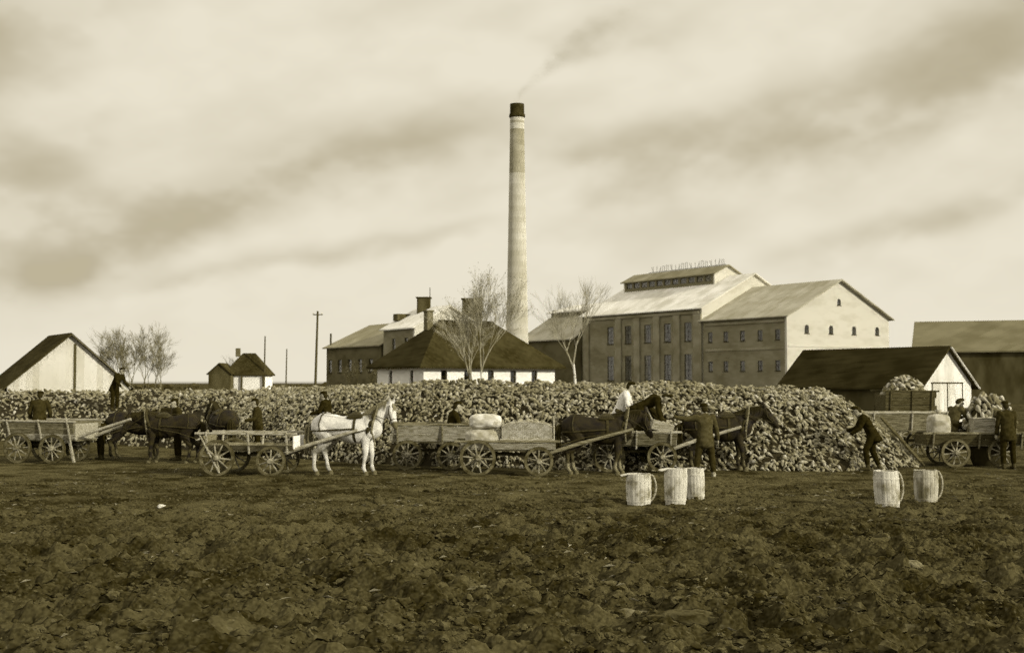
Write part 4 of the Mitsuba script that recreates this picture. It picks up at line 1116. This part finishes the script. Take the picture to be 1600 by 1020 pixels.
# wicker crate: woven sides with a rounded top edge
cr = thing('wicker_crate', 'pale wicker crate full of beets on the loaded wagon', 'crate')
mat('m_wicker', .38, .9, .15, lambda p, n, uv: mix(col(.26), col(.55), smoothstep(.2, .8, .5 * noise(p.x * 30, p.y * 30, p.z * 60) + .5 * fbm(p.x * 6, p.y * 6, p.z * 6, 3))), lambda p, n, uv: dr.sin(p.z * 210) * dr.sin(p.x * 70), .01, .004)
def top_z(x): return 1.14 + .12 * math.sin(PI * min(1, max(0, (x - 1.0) / 1.2))) ** .6
for s in (-1, 1):
    pts = [(1.0, .80)] + [(2.2, .80)] + [(x, top_z(x)) for x in np.linspace(2.2, 1.0, 12)]
    e = trimesh.creation.extrude_polygon(Polygon(pts), .035)
    v = np.array(e.vertices); v = np.stack([v[:, 0], s * (.47 + v[:, 2]), v[:, 1]], 1)
    put(cr, 'woven_side', (v, np.array(e.faces)[:, ::(1 if s < 0 else -1)]), 'm_wicker', M4)
    put(cr, 'rim', tube([(x, s * .49, top_z(x) + .01) for x in np.linspace(1.0, 2.2, 12)], .024, 7), 'm_wood_pale', M4, smooth=True)
    put(cr, 'bottom_rail', beam((.96, s * .51, .845), (2.26, s * .51, .845), .03, .07), 'm_wood_pale', M4)
for x in (1.02, 2.18):
    put(cr, 'woven_end', bx((x, 0, .98), (.035, .93, .34), .008), 'm_wicker', M4)
put(cr, 'crate_floor', bx((1.6, 0, .80), (1.13, .92, .03), .005), 'm_wood_grey', M4)
put(cr, 'end_hoop', tube([(2.24, .5 * math.cos(a), .84 + .52 * math.sin(a)) for a in np.linspace(0, PI, 15)], .018, 6), 'm_wood_pale', M4)
put(cr, 'end_hoop', tube([(1.02, .5 * math.cos(a), .84 + .46 * math.sin(a)) for a in np.linspace(0, PI, 15)], .016, 6), 'm_wood_pale', M4)
def beet_load(label, M, c, r, n, zlow=0.0):
    """A rounded load of beets: one mass of many roots."""
    ms, cs = [], []
    b = blob((0, 0, 0), (r[0] * .9, r[1] * .9, r[2] * .85), 2, .2, 2, int(n))
    ms.append((b[0] + c, b[1])); cs.append(np.tile(col(.05), (len(b[0]), 1)))
    for q in range(n):
        d = rng.normal(size=3); d[2] = abs(d[2]) * .9; d /= np.linalg.norm(d)
        p = np.asarray(c) + d * np.asarray(r) * rng.uniform(.88, 1.05)
        v, f = placed_beet(p, d / np.asarray(r), rng.uniform(.2, .32))
        ms.append((v, f)); cs.append(np.tile(tones[int(rng.integers(0, 6))], (len(v), 1)))
    k = put('', 'beet_load', join(ms), 'm_vcol', M, smooth=True, color=np.vstack(cs))
    return say(k, label, 'beets', kind='stuff')
beet_load('dirty beets heaped in the wicker crate of the loaded wagon', M4, np.array([1.6, 0, .98]), (.54, .42, .30), 120)
horse('dark horse with lowered head in the shafts of the loaded wagon', ahead(M4, 3.30), -.03, .025, 'm_hair', (1.15, -.2), (.05, -.08, .06, -.08), 1.0, 'socks', neck=(.98, 1.42))

# the wagon on the right with a team and helpers
w5, M5 = wagon('wagon half hidden behind the dark horse with people loading it', on_ground(922, 32.1), .0, 2.1, .95, .66, .30, .14, 2, .40, .37, (.42, 1.72), shaft=(.45, 2.0, 1.1, .36))
put(w5, 'load_board', bx((1.75, -.12, 1.10), (.55, .80, .26), .02, np.array([[.96, 0, .28], [0, 1, 0], [-.28, 0, .96]])), 'm_wood_pale', M5)
person('man in a white shirt leaning over the loading of the wagon before the heap', on_heap(967, 32.6, .0), -.15, 22, jacket='m_shirt', trousers='m_cloth_mid', arms=(((.4, .2, -1), (.7, -.1, -.8)), ((.2, -.25, -1), (.7, .1, -.7))), roll=False)
person('dark clad person bending with a shovel beside the man in the white shirt', on_heap(1003, 32.4, -.1), -.1, 20, arms=(((.5, .0, -1), (.7, -.3, -.6)), ((.7, -.1, -.7), (.8, .1, -.6))), jacket='m_cloth_dark')
shv = thing('shovel', 'pale handled shovel slanting down into the half hidden wagon', 'shovel')
a, b = at(1003, 32.2, 608), at(1024, 31.8, 668)
put(shv, 'handle', tube([a, (a * .6 + b * .4) + [-.05, 0, -.02], b], [.022, .022, .02], 7), 'm_wood_pale', smooth=True)
dsh = unit(b - a)
put(shv, 'blade', beam(b - dsh * .02, b + dsh * .28, .22, .016, (0, -1, .3)), 'm_iron')
person('dark person bent double standing up in the half hidden wagon', M5[:3, 3] + np.array([1.25, .05, .66]), -.2, 68, arms=(((.1, .1, -1), (.3, 0, -1)), ((.1, -.1, -1), (.3, 0, -1))), jacket='m_cloth_black')
horse('dark harnessed horse with raised head facing right before the sunlit heap', ahead(M5, 3.22), -.05, .025, 'm_hair', (.80, -.25), (.0, .1, .05, -.06), 1.0, True, neck=(1.0, 1.50))
person('man in a dark jacket seen from behind with his left arm stretched out sideways', on_ground(1101, 30.1), PI / 2 + .12, 3, legs=(((.03, .20, -1), (-.03, .10, -1)), ((.08, -.16, -1), (-.04, -.10, -1))),
       arms=(((.15, 1, -.12), (.25, .9, .20)), ((.05, -.36, -1), (.3, -.2, -1))), jacket='m_cloth_mid', trousers='m_cloth_dark', boots=('m_boot', 'm_boot_muddy'), size=1.0, head=(.1, .15))

# the end of the heap
person('black clad person stooping at the right end of the heap', on_ground(1362, 32.15), PI - .15, 30, arms=(((.35, .15, -1), (.8, -.1, -.5)), ((.45, -.1, -1), (.9, .1, -.3))), jacket='m_cloth_black', legs=(((.50, .1, -1), (-.12, .03, -1)), ((-.02, -.1, -1), (-.42, -.03, -1))), head=(.1, 0))
pl = thing('leaning_pole', 'long squared dark pole leaning on the right end of the heap', 'pole')
a, b = at(1376, 33.4, 652), at(1438, 32.2, 722)
put(pl, 'board', beam(a, b, .10, .05, (0, 0, 1)), 'm_wood_dark')
put(pl, 'iron_tip', beam(b, b + (b - a) * .06, .05, .03), 'm_iron')

# wagons at the right edge
w6, M6 = wagon('plain grey sided wagon standing behind the right end of the heap', on_ground(1346, 38.5), .03, 2.5, 1.0, .80, .50, .10, 2, .40, .38, (.5, 1.9))
w7, M7 = wagon('dark tall sided wagon piled high with beets before the small shed', on_ground(1374, 44.5), .05, 1.75, 1.0, .95, .95, .12, 4, .42, .4, (.45, 1.4), m_side='m_wood_dark', m_rail='m_wood_dark')
beet_load('high rounded load of beets on the dark tall sided wagon', M7, np.array([.86, 0, 1.60]), (.78, .52, .80), 260)
w8, M8 = wagon('rightmost low dark wagon carrying a seated man, a box and beets', on_ground(1436, 34.0), -.02, 2.6, 1.0, .58, .28, .12, 2, .38, .38, (.72, 1.92), m_side='m_wood_dark', m_rail='m_wood_grey')
beet_load('heap of beets on the rightmost dark wagon', M8, np.array([1.85, .1, .75]), (.72, .46, 1.12), 260)
sack('pale round full sack beside the seated man on the rightmost wagon', M8, (.42, -.22, 1.06), (.58, .56, .64), 'm_canvas', seed=4, tie=(0, 0, 1))
person('dark headed man sitting on the rightmost wagon beside a pale sack', M8[:3, 3] + np.array([.88, .12, 0]), .5, 22, seat=1.05, jacket='m_cloth_mid', cap='m_hair', legs=(((1, .15, .1), (.3, 0, -1)), ((1, -.15, .1), (.3, 0, -1))), arms=(((.5, .2, -.8), (1, -.3, .1)), ((.5, -.2, -.8), (1, .3, .1))), head=(.35, 0))
wb = thing('wooden_box', 'small pale wooden box on the near side of the rightmost wagon', 'box')
for x0, s in ((-.27, (.02, .40, .40)), (.27, (.02, .40, .40))):
    put(wb, 'side_board', bx((1.52 + x0, -.34, 1.06), s, .004), 'm_wood_pale', M8)
for y0 in (-.19, .19):
    for q in range(2):
        put(wb, 'board', bx((1.52, -.34 + y0, .96 + .2 * q), (.516, .02, .192), .004), 'm_wood_pale', M8)
put(wb, 'lid', bx((1.52, -.34, 1.275), (.60, .44, .022), .005), 'm_wood_pale', M8)
put(wb, 'bottom', bx((1.52, -.34, .87), (.51, .36, .02), .004), 'm_wood_pale', M8)
person('dark clad person standing beside the rightmost wagon at the picture edge', on_ground(1573, 33.0), 1.7, 8, jacket='m_cloth_dark')

# ------------------------------------------------------------------ tubs in the foreground
def tub(label, px, D, h, w, m, taper=.9, handle=1, lip=False, tilt=(0, 0), staves=16):
    key = thing('wooden_tub', label, 'tub', 'tubs standing on the mud')
    p = on_ground(px, D, -.035); M = frame(p, rng.uniform(0, .3))
    T_ = np.eye(4); T_[0, 2], T_[1, 2] = tilt; M = M @ T_
    r0, r1 = w / 2 * taper, w / 2
    bul = lambda z: r0 + (r1 - r0) * z / h + .018 * math.sin(PI * z / h)
    for q in range(staves):
        g0, g1 = 2 * PI * (q + .035) / staves, 2 * PI * (q + .965) / staves
        top = h + rng.uniform(-.006, .006)
        ring = []
        for z in np.linspace(0, top, 6):
            R = bul(z) + rng.uniform(-.001, .001) * 2
            ring.append([(R * math.cos(g0), R * math.sin(g0), z), ((R + .004) * math.cos((g0 + g1) / 2), (R + .004) * math.sin((g0 + g1) / 2), z), (R * math.cos(g1), R * math.sin(g1), z), ((R - .03) * math.cos(g1), (R - .03) * math.sin(g1), z), ((R - .03) * math.cos(g0), (R - .03) * math.sin(g0), z)])
        v = np.array(ring).reshape(-1, 3); f = []
        for k_ in range(5):
            for c_ in range(5):
                a_, b_ = k_ * 5 + c_, k_ * 5 + (c_ + 1) % 5
                f += [[a_, b_, b_ + 5], [a_, b_ + 5, a_ + 5]]
        f += [[0, 2, 1], [0, 3, 2], [0, 4, 3], [25, 26, 27], [25, 27, 28], [25, 28, 29]]
        put(key, 'stave', (v, np.array(f)), m, M)
    for z in (.16 * h, .80 * h):
        put(key, 'hoop', lathe([(bul(z) - .002, z - .014), (bul(z) + .009, z - .014), (bul(z) + .009, z + .014), (bul(z) - .002, z + .014), (bul(z) - .002, z - .014)], 28), m, M, smooth=40)
    put(key, 'bottom', lathe([(0, .05), (r0 - .028, .05), (r0 - .028, .08), (0, .08)], 20), m, M)
    if handle:
        pts = [(handle * (bul(h * .93) - .005), 0, h * .93), (handle * (r1 + .05), 0, h * .91), (handle * (r1 + .095), 0, h * .68), (handle * (r1 + .09), 0, h * .42), (handle * (r1 + .04), 0, h * .22), (handle * (bul(h * .2) - .005), 0, h * .18)]
        t_ = np.linspace(0, 1, 6); ti = np.linspace(0, 1, 16)
        from scipy.interpolate import CubicSpline
        put(key, 'handle', tube(CubicSpline(t_, np.array(pts))(ti), .019, 8), 'm_wood_pale', M, smooth=True)
    if lip:
        put(key, 'pouring_lip', bx((-(r1 + .035), 0, h - .02), (.16, .16, .024), .006, np.array([[.97, 0, -.2], [0, 1, 0], [.2, 0, .97]])), m, M)
    return key
tub('pale tub with a curved side handle, leftmost of the three together', 997, 23.3, .58, .43, 'm_tub', .94, 1, True)
tub('middle pale straight sided tub of the three together, the tallest', 1054, 23.4, .665, .40, 'm_tub', .88, 0, True, (.02, 0))
tub('narrow rightmost pale tub of the three together', 1086, 24.3, .61, .32, 'm_tub', .92, 0, False, (-.03, 0))
tub('bulging pale tub with a curved handle before the right end of the heap', 1384, 22.7, .66, .42, 'm_tub', .92, 1, False, (-.05, 0))
tub('dull grey tub with a thin handle, farthest right of all the tubs', 1444, 23.7, .62, .42, 'm_tub_dark', .90, 1)

# ------------------------------------------------------------------ lumps, stones and stray beets on the mud
for lb, px, D, s, m in (('small white stone lying on the left part of the mud', 255, 22.9, (.07, .06, .045), 'm_white_wall'), ('grey lump of pale earth low in the middle of the mud', 748, 14.3, (.17, .13, .10), 'm_clod_pale'),
                        ('broad flat grey clod at the bottom of the mud', 1070, 12.1, (.36, .26, .13), 'm_clod'), ('pale broken lump at the lower right of the mud', 1281, 13.9, (.09, .08, .06), 'm_stone'),
                        ('tiny white pebble on the right part of the mud', 1336, 17.7, (.03, .03, .025), 'm_white_wall'), ('tiny white pebble in the centre of the mud', 938, 16.7, (.035, .03, .025), 'm_white_wall'),
                        ('pale grey clod near the bottom of the mud, right of the centre', 905, 13.0, (.13, .10, .07), 'm_clod_pale'), ('low pale clod left of the broad flat clod', 985, 12.7, (.20, .12, .07), 'm_clod_pale'), ('pale clod toward the lower right corner of the mud', 1420, 14.6, (.12, .09, .06), 'm_clod_pale'), ('second grey lump right of the lower middle of the mud', 800, 13.4, (.12, .1, .07), 'm_clod')):
    k_ = thing('stone', lb, 'stone'); del labels[k_]; used['stone'] -= 1
    p = on_ground(px, D)
    say(put('', 'stone', blob(p + [0, 0, s[2] * .25], s, 3, .5, 1.8, int(px)), m, smooth=True), lb, 'stone')
for lb, px, D in (('stray beet lying beside the front hooves of the white horse', 578, 28.2), ('stray beet a little right of the front hooves of the white horse', 592, 28.1), ('stray beet on the mud before the middle wagons', 690, 26.2),
                  ('stray beet on the mud left of the white horse\'s wagon', 318, 33.5), ('stray beet on the mud right of the man with the stretched arm', 1163, 26.4)):
    p = on_ground(px, D, .04)
    v, f = placed_beet(p, np.array([0, 0, 1.0]), .24, tail=rng.uniform(-1, 1))
    say(put('', 'stray_beet', (v, f), BEET[3], smooth=True), lb, 'beet')

# ------------------------------------------------------------------ smoke from the chimney
NX, NY, NZ = 72, 24, 48
SX_, SY_, SZ_ = 26.0, 8.0, 17.0
zz, yy, xx = np.meshgrid((np.arange(NZ) + .5) / NZ, (np.arange(NY) + .5) / NY, (np.arange(NX) + .5) / NX, indexing='ij')
wx_, wy_, wz_ = xx * SX_ - 2.0, (yy - .5) * SY_, zz * SZ_
s_ = np.maximum(wx_, 0)
cz = .2 + 3.2 * np.sqrt(s_ + .02) * .55 + .42 * s_
rd = .8 + .30 * s_
pn = np.stack([wx_ * .5, wy_ * .5, wz_ * .5], -1)
nn = meshkit.fbm(pn, 4, 71)
q_ = np.sqrt(wy_ ** 2 + (wz_ - cz - 1.6 * (nn - .5)) ** 2 + np.minimum(wx_ + .0, 0) ** 2) / rd
den = np.clip(1 - q_, 0, 1) * np.clip(nn * 2.4 - .55, 0, 1.5) / (1 + .22 * s_) * np.clip((24 - wx_) / 10, 0, 1)
den[:, :, :1] = den[:, :, -1:] = 0; den[:, :1] = den[:, -1:] = 0; den[:1] = den[-1:] = 0
T4 = mi.ScalarTransform4f()
base_s = CP + np.array([-2.0, -SY_ / 2, 49.32])
scene['smoke_air'] = {'type': 'heterogeneous', 'albedo': {'type': 'rgb', 'value': [.55, .52, .42]}, 'scale': .42,
                      'sigma_t': {'type': 'gridvolume', 'grid': mi.VolumeGrid(den[..., None].astype(np.float32)), 'to_world': T4.translate(base_s.tolist()).scale([SX_, SY_, SZ_])}}
scene['smoke'] = {'type': 'cube', 'to_world': T4.translate((base_s + np.array([SX_, SY_, SZ_]) / 2).tolist()).scale([SX_ / 2, SY_ / 2, SZ_ / 2]), 'bsdf': {'type': 'null'},
                  'interior': {'type': 'ref', 'id': 'smoke_air'}}
say('smoke', 'thin brownish smoke drifting to the right from the tall chimney', 'smoke', kind='stuff')
